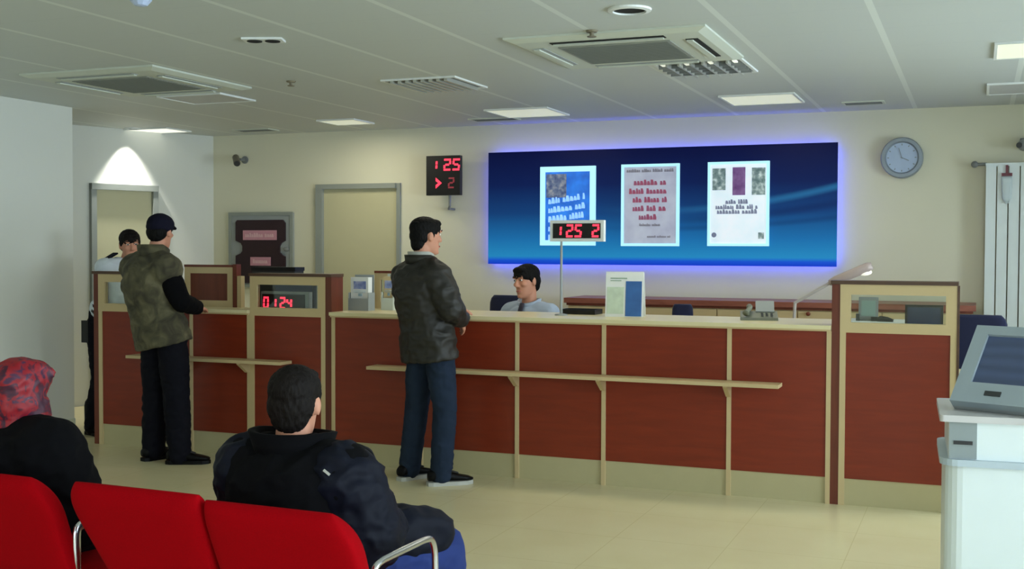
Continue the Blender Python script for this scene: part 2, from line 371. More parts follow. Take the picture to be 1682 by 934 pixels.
for s0, s1 in WINS_R:
    k += 1; w = struct('window_%d' % k, B((XR+0.03, XR+0.08, s0, s0+0.06, 0.5, 2.45), (XR+0.03, XR+0.08, s1-0.06, s1, 0.5, 2.45), (XR+0.03, XR+0.08, s0+0.06, s1-0.06, 0.5, 0.56), (XR+0.03, XR+0.08, s0+0.06, s1-0.06, 2.39, 2.45), (XR+0.03, XR+0.08, (s0+s1)/2-0.03, (s0+s1)/2+0.03, 0.56, 2.39)), M['white'])
    struct('pane', B((XR+0.05, XR+0.056, s0+0.06, (s0+s1)/2-0.03, 0.56, 2.39), (XR+0.05, XR+0.056, (s0+s1)/2+0.03, s1-0.06, 0.56, 2.39)), M['glass'], w)
for s0, s1 in WINS_B:
    k += 1; w = struct('window_%d' % k, B((s0, s0+0.06, YB-0.08, YB-0.03, 0.3, 2.45), (s1-0.06, s1, YB-0.08, YB-0.03, 0.3, 2.45), (s0+0.06, s1-0.06, YB-0.08, YB-0.03, 0.3, 0.36), (s0+0.06, s1-0.06, YB-0.08, YB-0.03, 2.39, 2.45)), M['white'])
    struct('pane', B((s0+0.06, s1-0.06, YB-0.06, YB-0.054, 0.36, 2.39)), M['glass'], w)
# left wall baseboard and back baseboard
struct('baseboard_left', B((XL, XL+0.012, YB, 7.85, 0, 0.09)), M['offwhite'])
struct('baseboard_back', B((ACX+0.05, XR, YW-0.012, YW, 0, 0.09)), M['offwhite'])
# door in the alcove wall
def alc(x, y):
    """pixel -> distance along the alcove wall (negative from the corner) and height"""
    d = ray(x, y); t = (alc0-CAM).dot(an)/d.dot(an); p = CAM+d*t
    return -(p-alc0).dot(ad), p.z
a0, _ = alc(148, 400); a1, _ = alc(256, 400); _, az = alc(200, 303)
bm = bmesh.new(); addbox(bm, (a0+0.05, a1-0.05, -0.012, 0.0, 0.0, az-0.06), AM); d1 = struct('door_1', bm, M['door'])
bm = bmesh.new()
for b in ((a0-0.005, a0+0.05, -0.05, -0.0, 0, az), (a1-0.05, a1+0.005, -0.05, -0.0, 0, az), (a0-0.005, a1+0.005, -0.06, 0.0, az-0.06, az)): addbox(bm, b, AM)
struct('door_frame', bm, M['steel'], d1)
bm = bmesh.new(); tube(bm, [AM @ Vector((a1-0.14, -0.012, 1.0)), AM @ Vector((a1-0.14, -0.06, 1.0)), AM @ Vector((a1-0.24, -0.06, 1.0))], 0.011, 8)
struct('door_handle', bm, M['alu'], d1)
# door in the back wall
dx0, dx1, dz = onY(523, 400, YW).x, onY(656, 400, YW).x, onY(590, 302, YW).z
d2 = struct('door_2', B((dx0+0.07, dx1-0.02, YW-0.014, YW, 0, dz-0.05)), M['door'])
struct('door_frame', B((dx0, dx0+0.075, YW-0.06, YW, 0, dz), (dx1-0.02, dx1+0.02, YW-0.03, YW, 0, dz), (dx0+0.075, dx1-0.02, YW-0.06, YW, dz-0.05, dz)), M['steel'], d2)
bm = bmesh.new(); tube(bm, [(dx0+0.16, YW-0.014, 1.0), (dx0+0.16, YW-0.06, 1.0), (dx0+0.27, YW-0.06, 1.0)], 0.011, 8); struct('door_handle', bm, M['alu'], d2)

# ------------------------------------------------------------------ counters
def counter_bay(x0, x1, label, left_stile=False, shelf_pad=False):
    t = thing('counter_unit', label, 'counter', (0, 0, 0), 0, 'low counter bays')
    w = 0.028
    obj('front_panel', B((x0, x1-w, YC, YC+0.022, ZK, ZP)), M['wood'], t)
    obj('kick_plate', B((x0, x1-w, YC+0.006, YC+0.03, 0, ZK)), M['kick'], t)
    obj('stile', B((x1-w, x1, YC-0.008, YC+0.03, 0, ZP)), M['cream'], t)
    if left_stile: obj('stile', B((x0-w, x0, YC-0.008, YC+0.03, 0, ZP)), M['cream'], t)
    obj('inner_board', B((x0, x1, YC+0.031, YC+0.05, 0.02, ZP-0.005), (x0, x0+0.018, YC+0.05, YC+0.15, 0.02, ZP-0.005)), M['cream'], t)
    return t
XA0, XA1, XB0, XB1, XC0, XC1 = -6.50, -5.93, -5.03, -4.335, -0.825, -0.11
counter_bay(-5.93, -5.55, 'narrow dark red counter bay behind the man in the camouflage vest')
counter_bay(-5.55, -5.03, 'red-brown counter bay left of the small window with the lit number')
counter_bay(-4.305, -3.60, 'red-brown counter bay directly under the white leaflet holders', left_stile=True)
counter_bay(-3.60, -2.875, 'red-brown counter bay right beside the jeans of the man in the dark jacket')
counter_bay(-2.875, -2.262, 'narrower red-brown counter bay below the red number display on a pole')
counter_bay(-2.262, -1.435, 'widest red-brown counter bay below the white and blue brochure')
counter_bay(-1.435, XC0, 'red-brown counter bay below the grey desk telephone, where the ledge ends')

def tall_unit(x0, x1, label, post_left, post_right, depth=0.35):
    t = thing('window_counter_unit', label, 'counter', (0, 0, 0), 0, 'tall counter units with a glass window')
    zt = ZT-0.022; pw = 0.05
    a, b = x0, x1
    if post_left: obj('side_panel', B((x0, x0+pw, YC-0.004, YC+depth, 0, zt)), M['woodtrim'], t); a = x0+pw
    if post_right: obj('side_panel', B((x1-pw, x1, YC-0.004, YC+depth, 0, zt)), M['woodtrim'], t); b = x1-pw
    s = 0.035
    obj('stile', B((a, a+s, YC-0.008, YC+0.03, 0, ZP-0.005)), M['cream'], t); obj('stile', B((b-s, b, YC-0.008, YC+0.03, 0, ZP-0.005)), M['cream'], t)
    obj('front_panel', B((a+s, b-s, YC, YC+0.022, ZK, ZP-0.005)), M['wood'], t)
    obj('kick_plate', B((a+s, b-s, YC+0.006, YC+0.03, 0, ZK)), M['kick'], t)
    fr = 0.062
    f = obj('window_frame', frame4(a, b, ZP-0.005, zt, fr, YC-0.01, YC+0.03), M['cream'], t)
    obj('pane', B((a+fr, b-fr, YC+0.008, YC+0.014, ZP-0.005+fr, zt-fr)), M['glass'], f)
    obj('top_cap', B((x0-0.006, x1+0.006, YC-0.02, YC+depth, zt, ZT)), M['woodcap'], t)
    if not post_right and x1 > -1: obj('end_trim', B((x1, x1+0.014, YC-0.012, YC+0.03, 0, zt)), M['woodcap'], t)
    return t
tall_unit(XA0, XA1, 'tall counter unit with small window at the far end, behind the vest', True, False, 0.06)
tall_unit(XB0, XB1, 'tall counter unit with a red lit number shining through its window', False, True, 0.16)
tall_unit(XC0, XC1, 'tall red-brown counter unit with wide window showing a dark monitor', True, False, 0.16)
# end trim of the last tall unit
def worktop(x0, x1, yb, label):
    o = obj('worktop', B((x0, x1, YC-0.045, yb, ZP+0.012, ZP+0.036)), M['topcream'], bevel=0.004); tag(o, label, 'worktop')
    obj('edge_strip', B((x0+0.001, x1-0.001, YC-0.03, YC+0.04, ZP, ZP+0.012)), M['cream'], o); return o
worktop(XA1+0.002, XB0-0.002, 7.62, 'short pale worktop at the elbow of the man in the camouflage vest')
worktop(XB1+0.002, XC0-0.002, 7.98, 'long pale worktop running under the brochure and number display')
ZTOP = ZP+0.036
def ledge(x0, x1, label, br):
    t = thing('bag_ledge', label, 'ledge', (0, 0, 0))
    obj('ledge_board', B((x0, x1, YC-0.19, YC-0.035, 0.713, 0.735)), M['cream'], t, bevel=0.003)
    for x in br:
        bm = bmesh.new(); loft(bm, [[Vector((xx, YC-0.009, 0.713)), Vector((xx, YC-0.14, 0.713)), Vector((xx, YC-0.14, 0.70)), Vector((xx, YC-0.035, 0.63)), Vector((xx, YC-0.009, 0.63))] for xx in (x-0.014, x+0.014)])
        obj('bracket', bm, M['cream'], t)
    for x in br: obj('spacer', B((x-0.012, x+0.012, YC-0.036, YC-0.0085, 0.713, 0.733)), M['cream'], t)
ledge(onY(212, 585, YC-0.15).x, onY(465, 597, YC-0.15).x, 'short narrow ledge on the counter beside the black trousers', [-5.564, -5.045])
ledge(onY(606, 603, YC-0.15).x, onY(1280, 634, YC-0.15).x, 'long narrow pale ledge across the red-brown counter bays', [-3.614, -2.889, -2.276, -1.449])

# privacy screens standing on the worktops
def privacy_screen(x0, x1, y, z1, insert, label, top):
    t = thing('privacy_screen', label, 'screen', (0, 0, 0))
    f = obj('frame', frame4(x0, x1, ZTOP, z1-0.018, 0.05, y-0.015, y+0.015), M['cream'], t)
    obj('insert_panel', B((x0+0.05, x1-0.05, y-0.004, y+0.004, ZTOP+0.05, z1-0.068)), insert, t)
    obj('top_rail', B((x0, x1, y-0.02, y+0.02, z1-0.018, z1)), top, t)
    return t
p = privacy_screen(onY(305, 450, 7.58).x, onY(384, 450, 7.58).x, 7.58, 1.425, M['woodtrim'], 'cream framed brown privacy screen between camouflage vest and red notice board', M['woodtrim'])
xa = onY(386, 450, 7.58).x
obj('post', B((xa, xa+0.035, 7.55, 7.61, ZTOP, 1.43)), M['woodtrim'], p); obj('post', B((xa+0.04, xa+0.075, 7.55, 7.6, ZTOP, 1.34)), M['cream'], p)
privacy_screen(-4.32, -3.86, 7.94, 1.385, M['glass'], 'cream framed glass screen behind the white leaflet holders', M['woodtrim'])

# ------------------------------------------------------------------ LED displays
SEG = {'0': 'abcdef', '1': 'bc', '2': 'abged', '3': 'abgcd', '4': 'fgbc', '5': 'afgcd', '6': 'afgecd', '7': 'abc', '8': 'abcdefg', '9': 'abcdfg', '>': None}
def digit(bm, ch, x, z, w, h, t, y0, y1, slant=0.0):
    def bar(xa, xb, za, zb):
        poly = [(xa, za), (xb, za), (xb, zb), (xa, zb)]
        prism(bm, [(x+px+slant*pz, z+pz) for px, pz in poly], y0, y1)
    if ch == '>':
        prism(bm, [(x, z), (x+w*0.9, z+h/2), (x, z+h), (x, z+h-2*t), (x+w*0.9-2*t, z+h/2), (x, z+2*t)], y0, y1); return
    g = t*0.18
    S = {'a': (g, w-g, h-t, h), 'd': (g, w-g, 0, t), 'g': (t, w-t, h/2-t/2, h/2+t/2), 'f': (0, t, h/2+g, h-t-g), 'b': (w-t, w, h/2+g, h-t-g), 'e': (0, t, t+g, h/2-g), 'c': (w-t, w, t+g, h/2-g)}
    for s in SEG[ch]: bar(*S[s])
# wall display
c = onY(727.5, 288, YW-0.18)
wd = thing('queue_number_display', 'black wall display with red number 125 over an arrow and 2', 'display', (c.x, c.y, c.z))
hw, hh = (onY(755, 288, YW-0.18).x-onY(700, 288, YW-0.18).x)/2, (onY(727, 255, YW-0.18).z-onY(727, 320, YW-0.18).z)/2
obj('case', B((-hw, hw, 0, 0.06, -hh, hh)), M['black'], wd, bevel=0.006)
x = -hw*0.50
for ch in '125': bm = bmesh.new(); digit(bm, ch, x-(0.05 if ch == '1' else 0), 0.045, 0.078, 0.115, 0.019, -0.004, 0.001, 0.06); x += 0.094; obj('digit', bm, M['redled'], wd)
bm = bmesh.new(); digit(bm, '>', -hw*0.42, -0.125, 0.07, 0.105, 0.017, -0.004, 0.001); obj('arrow', bm, M['redled'], wd)
bm = bmesh.new(); digit(bm, '2', hw*0.3, -0.125, 0.065, 0.105, 0.016, -0.004, 0.001, 0.06); obj('digit', bm, M['dimled'], wd)
bm = bmesh.new(); tube(bm, [(0.06, 0.03, -hh+0.01), (0.06, 0.03, -hh-0.10), (0.04, 0.05, -hh-0.13), (0.04, 0.178, -hh-0.13)], 0.012, 8); obj('bracket', bm, M['grey'], wd)
# pole display on the worktop
c = onY(949, 379, 7.62)
pd = thing('pole_number_display', 'small white framed display on a thin pole reading 125 2 in red', 'display', (onZ(952, 513, ZTOP).x, 7.62, ZTOP))
px = pd.location.x; cz = c.z-ZTOP; cx = c.x-px
hw, hh = (onY(993, 379, 7.62).x-onY(905, 379, 7.62).x)/2, (onY(949, 362, 7.62).z-onY(949, 397, 7.62).z)/2
bm = bmesh.new(); lathe(bm, [(0.045, 0), (0.045, 0.008), (0.010, 0.014), (0.008, cz-hh)], n=16); obj('pole', bm, M['ltgrey'], pd)
f = obj('case', B((cx-hw, cx+hw, -0.025, 0.02, cz-hh, cz+hh)), M['white'], pd, bevel=0.004)
obj('face', B((cx-hw+0.022, cx+hw-0.022, -0.028, -0.02, cz-hh+0.022, cz+hh-0.022)), M['black'], pd)
x = cx-hw+0.055
for ch in '125': bm = bmesh.new(); digit(bm, ch, x-(0.022 if ch == '1' else 0), cz-0.045, 0.052, 0.09, 0.014, -0.031, -0.027, 0.06); x += 0.062; obj('digit', bm, M['redled'], pd)
bm = bmesh.new(); digit(bm, '2', cx+hw-0.086, cz-0.045, 0.052, 0.09, 0.014, -0.031, -0.027, 0.06); obj('digit', bm, M['redled'], pd)
# display behind the middle window
c = onY(470, 496, 7.45)
bd = thing('window_number_display', 'red lit number display behind the glass of the middle tall unit', 'display', (c.x, 7.45, 0.93))
cz = c.z-0.93; hw, hh = (onY(511, 496, 7.45).x-onY(433, 496, 7.45).x)/2, 0.078
obj('case', B((-hw, hw, -0.02, 0.03, cz-hh, cz+hh)), M['ltgrey'], bd, bevel=0.004)
obj('face', B((-hw+0.012, hw-0.03, -0.024, -0.018, cz-hh+0.012, cz+hh-0.018)), M['black'], bd)
x = -hw+0.02
for i, ch in enumerate('0124'):
    bm = bmesh.new(); digit(bm, ch, x-(0.02 if ch == '1' else 0), cz-0.05, 0.05, 0.09, 0.015, -0.028, -0.023, 0.04); x += 0.088 if i == 0 else 0.058; obj('digit', bm, M['redled'], bd)
obj('stand', B((-0.03, 0.03, -0.005, 0.01, -0.02, cz-hh+0.01), (-0.1, 0.1, -0.07, 0.07, -0.02, 0)), M['grey'], bd)

# staff desks behind the counter
def staff_desk(x0, x1, y0, y1, z, label):
    t = thing('staff_desk', label, 'desk', (0, 0, 0))
    obj('desk_top', B((x0, x1, y0, y1, z-0.028, z)), M['topcream'], t, bevel=0.003)
    obj('side_panel', B((x0, x0+0.025, y0+0.02, y1-0.02, 0, z-0.028)), M['cream'], t); obj('side_panel', B((x1-0.025, x1, y0+0.02, y1-0.02, 0, z-0.028)), M['cream'], t)
    obj('modesty_panel', B((x0+0.025, x1-0.025, y0+0.05, y0+0.07, 0.12, z-0.028)), M['cream'], t)
    return t
staff_desk(-5.55, -4.40, 7.38+0.12, 8.05, 0.91, 'raised cream desk shelf behind the middle tall unit window')
staff_desk(-0.78, 0.9, 7.72, 8.36, 0.76, 'pale staff desk behind the wide window unit and the kiosk')

def monitor(x, y, z0, w, h, label, rz=PI, cat='monitor', lift=0.12, back=True):
    t = thing('computer_monitor', label, cat, (x, y, z0), rz)
    bm = bmesh.new(); loft(bm, [ring(Vector((0, 0, 0.0)), Vector((1, 0, 0)), Vector((0, 1, 0)), 0.11, 0.085, 24, 3), ring(Vector((0, 0, 0.012)), Vector((1, 0, 0)), Vector((0, 1, 0)), 0.105, 0.08, 24, 3)])
    obj('base', bm, M['black'], t)
    obj('neck', B((-0.025, 0.025, 0.02, 0.045, 0.01, lift+h*0.5)), M['black'], t)
    obj('case', B((-w/2, w/2, -0.02, 0.022, lift, lift+h)), M['black'], t, bevel=0.006)
    obj('screen', B((-w/2+0.015, w/2-0.015, -0.0225, -0.019, lift+0.02, lift+h-0.015)), M['screen'], t)
    return t
c0, c1 = onY(1487, 500, 8.1), onY(1549, 538, 8.1)
monitor((c0.x+c1.x)/2, 8.1, 0.76, c1.x-c0.x, 0.20, 'dark monitor seen through the wide window beside the kiosk', 0.0, lift=c0.z-0.76-0.20)
c0, c1 = onY(452, 464, 7.72), onY(518, 512, 7.72)
monitor((c0.x+c1.x)/2, 7.72, 0.91, c1.x-c0.x, 0.22, 'black monitor behind the lit number in the middle window', 0.0, lift=c0.z-0.91-0.22)
# printer whose black lid shows above the middle tall unit
c0, c1 = onY(398, 438, 7.85), onY(489, 446, 7.85)
t = thing('office_printer', 'black printer top showing above the middle tall unit', 'printer', ((c0.x+c1.x)/2, 7.86, 0.91))
w = 0.40
hz = c0.z-0.91
obj('body', B((-w/2, w/2, 0.04, 0.17, 0.0, hz-0.03)), M['dgrey'], t, bevel=0.01); obj('lid', B((-w/2-0.006, w/2+0.006, 0.035, 0.175, hz-0.03, hz)), M['black'], t, bevel=0.006); obj('paper_tray', B((-w/2+0.03, w/2-0.03, 0.02, 0.04, 0.06, 0.09)), M['black'], t)

# device and papers on a white side cabinet behind the wide window
zs = 1.045
pa = onZ(1425, 527, zs)
t = thing('side_cabinet', 'white side cabinet seen through the wide counter window', 'cabinet', (pa.x+0.07, pa.y+0.12, 0))
obj('body', B((-0.21, 0.21, -0.2, 0.2, 0.0, zs-0.02)), M['white'], t); obj('top', B((-0.22, 0.22, -0.21, 0.21, zs-0.02, zs)), M['white'], t)
obj('door', B((-0.20, 0.20, -0.212, -0.2, 0.06, zs-0.04)), M['white'], t)
sc = pa.y/8.0
t = thing('card_terminal', 'grey upright card terminal seen through the wide window', 'terminal', (pa.x, pa.y+0.06, zs), 0.05)
bm = bmesh.new(); R_ = Matrix.Rotation(-0.2, 4, 'X'); addbox(bm, (-0.068, 0.068, -0.02, 0.02, 0.0, 0.17), R_); obj('case', bm, M['grey'], t, bevel=0.006)
bm = bmesh.new(); addbox(bm, (-0.05, 0.05, -0.0225, -0.019, 0.03, 0.145), R_); obj('screen', bm, mat('pale lcd', rgb(120, 140, 134), 0.3), t)
obj('foot', B((-0.085, -0.06, -0.05, 0.03, 0.0, 0.05), (0.02, 0.065, -0.06, -0.02, 0, 0.03)), M['dgrey'], t)
t = thing('stapler', 'small dark stapler on the white side cabinet behind glass', 'stapler', (onZ(1462, 521, zs).x, pa.y-0.02, zs), -0.25)
bm = bmesh.new(); addbox(bm, (-0.05, 0.06, -0.012, 0.012, 0.0, 0.010)); obj('base', bm, M['dgrey'], t)
bm = bmesh.new(); prism(bm, [(-0.055, 0.022), (-0.03, 0.040), (0.02, 0.034), (0.065, 0.018), (0.06, 0.010), (-0.05, 0.010)], -0.010, 0.010); obj('arm', bm, M['dgrey'], t)

# ------------------------------------------------------------------ things on the long worktop
def on_top(x, y): return onZ(x, y, ZTOP)
# leaflet holders
def leaflet_holder(p, w, h, label, mats, rz=0.0):
    t = thing('leaflet_holder', label, 'holder', (p.x, p.y, ZTOP), rz)
    bm = bmesh.new(); addbox(bm, (-w/2, w/2, -0.05, 0.05, 0, 0.006)); addbox(bm, (-w/2, w/2, -0.05, -0.046, 0.006, h*0.34)); addbox(bm, (-w/2, -w/2+0.005, -0.046, 0.05, 0.006, h*0.5)); addbox(bm, (w/2-0.005, w/2, -0.046, 0.05, 0.006, h*0.5)); addbox(bm, (-w/2+0.005, w/2-0.005, 0.045, 0.05, 0.006, h))
    obj('case', bm, mats[0], t)
    lf = obj('leaflet', B((-w/2+0.012, w/2-0.012, -0.03, 0.03, 0.008, h*0.93)), mats[1], t)
    obj('picture', B((-w*0.28, w*0.32, -0.033, -0.029, h*0.60, h*0.82)), M['photo_dark'], lf)
    obj('print', B((-w*0.05, w*0.15, -0.033, -0.029, h*0.40, h*0.48), (-w*0.3, w*0.3, -0.033, -0.029, h*0.5, h*0.515), (-w*0.3, w*0.3, -0.033, -0.029, h*0.545, h*0.56)), M['photo_green'], lf)
    return t
p = on_top(588, 510); leaflet_holder(Vector((p.x, 7.60, 0)), 0.17, 0.265, 'white leaflet holder with a small dark picture, between post and man', (M['ltgrey'], M['paper']))
p = on_top(619, 511); leaflet_holder(Vector((p.x+0.0, 7.74, 0)), 0.10, 0.27, 'narrow pale leaflet holder tucked behind the jacket back', (M['offwhite'], M['cream']))
# brochure stand
p = on_top(1031, 519)
t = thing('brochure_stand', 'white folded brochure with blue panel standing on the worktop', 'brochure', (p.x, 7.62, ZTOP), 0.10)
hB = onY(1031, 446, 7.62).z-ZTOP; wB = 0.265
L = Matrix.Rotation(-0.10, 4, 'X')
bm = bmesh.new(); addbox(bm, (-wB*0.48, wB/2, -0.004, 0.004, 0, hB), L); obj('front_sheet', bm, M['paper'], t)
bm = bmesh.new(); addbox(bm, (-wB/2+0.03, wB/2, -0.004, 0.004, 0, hB), Matrix.Translation((0, 0.115, 0)) @ Matrix.Rotation(0.22, 4, 'X')); obj('back_sheet', bm, M['paper'], t)
bm = bmesh.new(); addbox(bm, (0.012, wB*0.46, -0.0075, -0.003, 0.005, hB*0.79), L); bp = obj('blue_panel', bm, mat('blue printed panel', rgb(52, 98, 160), 0.5, var=0.3, scale=14), t)
bm = bmesh.new(); addbox(bm, (-wB*0.36, 0.02, -0.0065, -0.003, hB*0.84, hB*0.865), L); addbox(bm, (-wB*0.36, -0.02, -0.0065, -0.003, hB*0.79, hB*0.81), L); obj('heading_print', bm, mat('faded green ink', rgb(150, 170, 150), 0.7), t)
bm = bmesh.new(); addbox(bm, (-wB*0.44, 0.0, -0.0065, -0.003, 0.02, hB*0.66), L); obj('picture_print', bm, mat('pale green print', rgb(196, 210, 188), 0.7, var=0.25, scale=18), t)
# leaflet tray behind the brochure
p = on_top(980, 512)
t = thing('document_tray', 'flat black document tray left of the brochure', 'tray', (p.x-0.02, 7.86, ZTOP))
obj('tray_floor', B((-0.13, 0.13, -0.09, 0.09, 0, 0.006)), M['black'], t); obj('tray_rim', B((-0.13, 0.13, -0.09, -0.084, 0.006, 0.035), (-0.13, 0.13, 0.084, 0.09, 0.006, 0.035), (-0.13, -0.124, -0.084, 0.084, 0.006, 0.035), (0.124, 0.13, -0.084, 0.084, 0.006, 0.035)), M['black'], t)
# telephone
p = on_top(1250, 524)
t = thing('desk_telephone', 'grey desk telephone on the worktop near the wood post', 'telephone', (p.x, 7.68, ZTOP), 0.2)
gm = mat('grey green phone plastic', rgb(112, 116, 102), 0.5)
bm = bmesh.new(); loft(bm, [[Vector((x, -0.08, 0)), Vector((x, 0.09, 0)), Vector((x, 0.09, 0.055)), Vector((x, -0.08, 0.018))] for x in (-0.12, 0.12)]); obj('body', bm, gm, t, bevel=0.006)
bm = bmesh.new(); tube(bm, smoothpath([(-0.085, -0.075, 0.045), (-0.075, -0.05, 0.062), (-0.06, 0.0, 0.075), (-0.055, 0.06, 0.085), (-0.06, 0.085, 0.08)], 4), [0.024, 0.024]+[0.015]*13+[0.022, 0.022], 10); obj('handset', bm, gm, t, smooth=True)
bm = bmesh.new(); addbox(bm, (-0.02, 0.1, -0.012, 0.012, 0, 0.09), Matrix.Translation((0, 0.06, 0.045)) @ Matrix.Rotation(-0.7, 4, 'X')); obj('display_flap', bm, M['ltgrey'], t)
bm = bmesh.new()
for i in range(3):
    for j in range(3): addbox(bm, (-0.008, 0.008, -0.006, 0.006, 0, 0.006), Matrix.Translation((0.02+i*0.03, -0.055+j*0.03, 0.022+(0.025+j*0.03)*0.218)))
obj('keypad', bm, M['dgrey'], t)
# desk lamp behind the counter
yl = 8.75
p0, p1, p2 = onY(1306, 497, yl), onY(1366, 463, yl), onY(1432, 436, yl)
t = thing('desk_lamp', 'slanted grey desk lamp reaching over the wood post of the window unit', 'lamp', (p0.x-0.02, yl, 0.76))
q = lambda p: (p.x-t.location.x, 0, p.z-0.76)
bm = bmesh.new(); lathe(bm, [(0.10, 0), (0.10, 0.012), (0.03, 0.025)], n=20); obj('base', bm, M['ltgrey'], t)
bm = bmesh.new(); tube(bm, [(0.0, 0, 0.02), q(p0), q(p1)], 0.013, 8); obj('arm', bm, mat('grey pink lamp arm', rgb(172, 166, 160), 0.4), t)
bm = bmesh.new(); a, b = Vector(q(p1)), Vector(q(p2)); loft(bm, [ring(a+(b-a)*f, (b-a).normalized().cross(Vector((0, 1, 0))), Vector((0, 1, 0)), rx, ry, 16, 2.6) for f, rx, ry in ((-0.05, 0.022, 0.03), (0.1, 0.032, 0.05), (0.9, 0.036, 0.055), (1.0, 0.026, 0.045))]); obj('lamp_head', bm, mat('pinkish grey lamp head', rgb(176, 160, 156), 0.4), t, smooth=True)
u = (b-a).normalized(); nrm = Vector((u.z, 0, -u.x))
bm = bmesh.new(); m_ = a+(b-a)*0.78+nrm*0.022; ball(bm, m_, 0.055, 0.04, 0.026); obj('bulb', bm, emis('lit lamp bulb', (1, 0.97, 0.85, 1), 0.5, base=rgb(230, 228, 214)), t, smooth=True)
staff_desk(-1.8, -0.9, 8.5, 9.1, 0.76, 'pale staff desk hidden low behind the telephone and lamp')
staff_desk(-3.9, -2.2, 7.99, 8.25, 0.74, 'narrow staff desk in front of the seated clerk')
# long low cabinet against the back wall
cx0, cx1 = onY(926, 490, 9.72).x, XC1+0.10
zc1 = onY(1100, 492, 9.72).z
t = thing('low_cabinet', 'long cream low cabinet with reddish wood top below the blue board', 'cabinet', (0, 0, 0))
obj('body', B((cx0+0.03, cx1-0.03, 9.76, 10.3, 0.05, zc1-0.055)), M['cream'], t); obj('top', B((cx0, cx1, 9.72, 10.33, zc1-0.045, zc1)), M['woodpink'], t, bevel=0.004)
obj('plinth', B((cx0+0.05, cx1-0.05, 9.8, 10.28, 0, 0.05)), M['dgrey'], t); obj('shadow_rail', B((cx0+0.02, cx1-0.02, 9.735, 10.3, zc1-0.065, zc1-0.045)), M['woodtrim'], t)
nd = 5; wd_ = (cx1-cx0-0.06)/nd
for i in range(nd):
    d = obj('drawer', B((cx0+0.035+i*wd_, cx0+0.025+(i+1)*wd_, 9.742, 9.76, zc1-0.40, zc1-0.075)), M['cream'], t)
for px_ in (1132, 1328):
    bm = bmesh.new(); pz = onY(px_, 511 if px_ < 1200 else 515, 9.74); lathe(bm, [(0.012, 0), (0.018, -0.012), (0.018, -0.024), (0.006, -0.03)], (pz.x, 9.742, pz.z), 12, 'Y'); obj('knob', bm, M['woodtrim'], t)

# office chairs
def office_chair(x, y, ztop, label, rz, w=0.46, hback=0.46, seat=0.47):
    t = thing('office_chair', label, 'chair', (x, y, 0), rz, 'navy office chairs behind the counter')
    bm = bmesh.new(); loft(bm, [ring(Vector((0, -0.25+0.02*abs(f)**2, ztop-hback+(f+1)/2*hback)), Vector((1, 0, 0)), Vector((0, 1, 0)), w/2*s, 0.035, 24, 3.2) for f, s in ((-1, 0.75), (-0.9, 0.88), (-0.5, 0.97), (0, 1), (0.5, 1), (0.75, 0.97), (0.9, 0.9), (1.0, 0.78))]); obj('backrest', bm, M['navy'], t, smooth=True)
    bm = bmesh.new(); loft(bm, [ring(Vector((0, 0, z)), Vector((1, 0, 0)), Vector((0, 1, 0)), 0.24*s, 0.23*s, 24, 3.4) for z, s in ((seat-0.08, 0.9), (seat-0.06, 1), (seat-0.02, 1), (seat, 0.93))]); obj('seat', bm, M['navy'], t, smooth=True)
    bm = bmesh.new(); tube(bm, [(0, -0.20, seat-0.09), (0, -0.28, seat-0.06), (0, -0.30, ztop-hback*0.5)], 0.022, 8); obj('back_bar', bm, M['black'], t)
    bm = bmesh.new(); lathe(bm, [(0.03, 0.09), (0.03, 0.25), (0.022, 0.25), (0.022, seat-0.08)], n=14); obj('gas_column', bm, M['dgrey'], t)
    bm = bmesh.new()
    for k in range(5):
        a = 2*PI*k/5+0.3; tube(bm, [(0, 0, 0.11), (0.27*math.cos(a), 0.27*math.sin(a), 0.075)], [0.026, 0.018], 8)
    obj('star_base', bm, M['black'], t)
    for k in range(5):
        a = 2*PI*k/5+0.3; bm = bmesh.new(); lathe(bm, [(0.01, -0.02), (0.028, -0.018), (0.028, 0.018), (0.01, 0.02)], (0.27*math.cos(a), 0.27*math.sin(a), 0.029), 14, 'Y'); obj('caster', bm, M['black'], t)
    return t
p = onY(1122, 500, 9.0); office_chair(p.x, 8.95, p.z-0.005, 'small navy chair back above the worktop, right of the brochure', PI+0.2, 0.17*1.0, 0.30)
p = onY(1601, 517, 8.95); office_chair(p.x+0.0, 8.75, p.z, 'navy office chair at the staff desk beside the radiator', PI-0.1, 0.40, 0.50)

# ------------------------------------------------------------------ blue board and posters
bl, br, bt, bb = onY(802, 340, YW-0.1), onY(1375, 335, YW-0.1), onY(1090, 242, YW-0.1).z, onY(1090, 435.5, YW-0.1).z
bcx, bcz, bw, bh = (bl.x+br.x)/2, (bt+bb)/2, (br.x-bl.x)/2, (bt-bb)/2
t = thing('advertising_board', 'wide blue backlit advertising board holding three posters on the wall', 'board', (bcx, YW-0.1, bcz))
obj('printed_panel', B((-bw, bw, 0, 0.03, -bh, bh)), M['board'], t)
obj('mount', B((-bw+0.25, bw-0.25, 0.03, 0.099, -bh+0.2, bh-0.2)), M['white'], t)
bm = bmesh.new(); e = 0.032
for b in ((-bw+e, bw-e, 0.045, 0.06, bh-e-0.015, bh-e), (-bw+e, bw-e, 0.045, 0.06, -bh+e, -bh+e+0.015), (-bw+e, -bw+e+0.015, 0.045, 0.06, -bh+e+0.02, bh-e-0.02), (bw-e-0.015, bw-e, 0.045, 0.06, -bh+e+0.02, bh-e-0.02)): addbox(bm, b)
obj('light_strip', bm, M['bluled'], t)
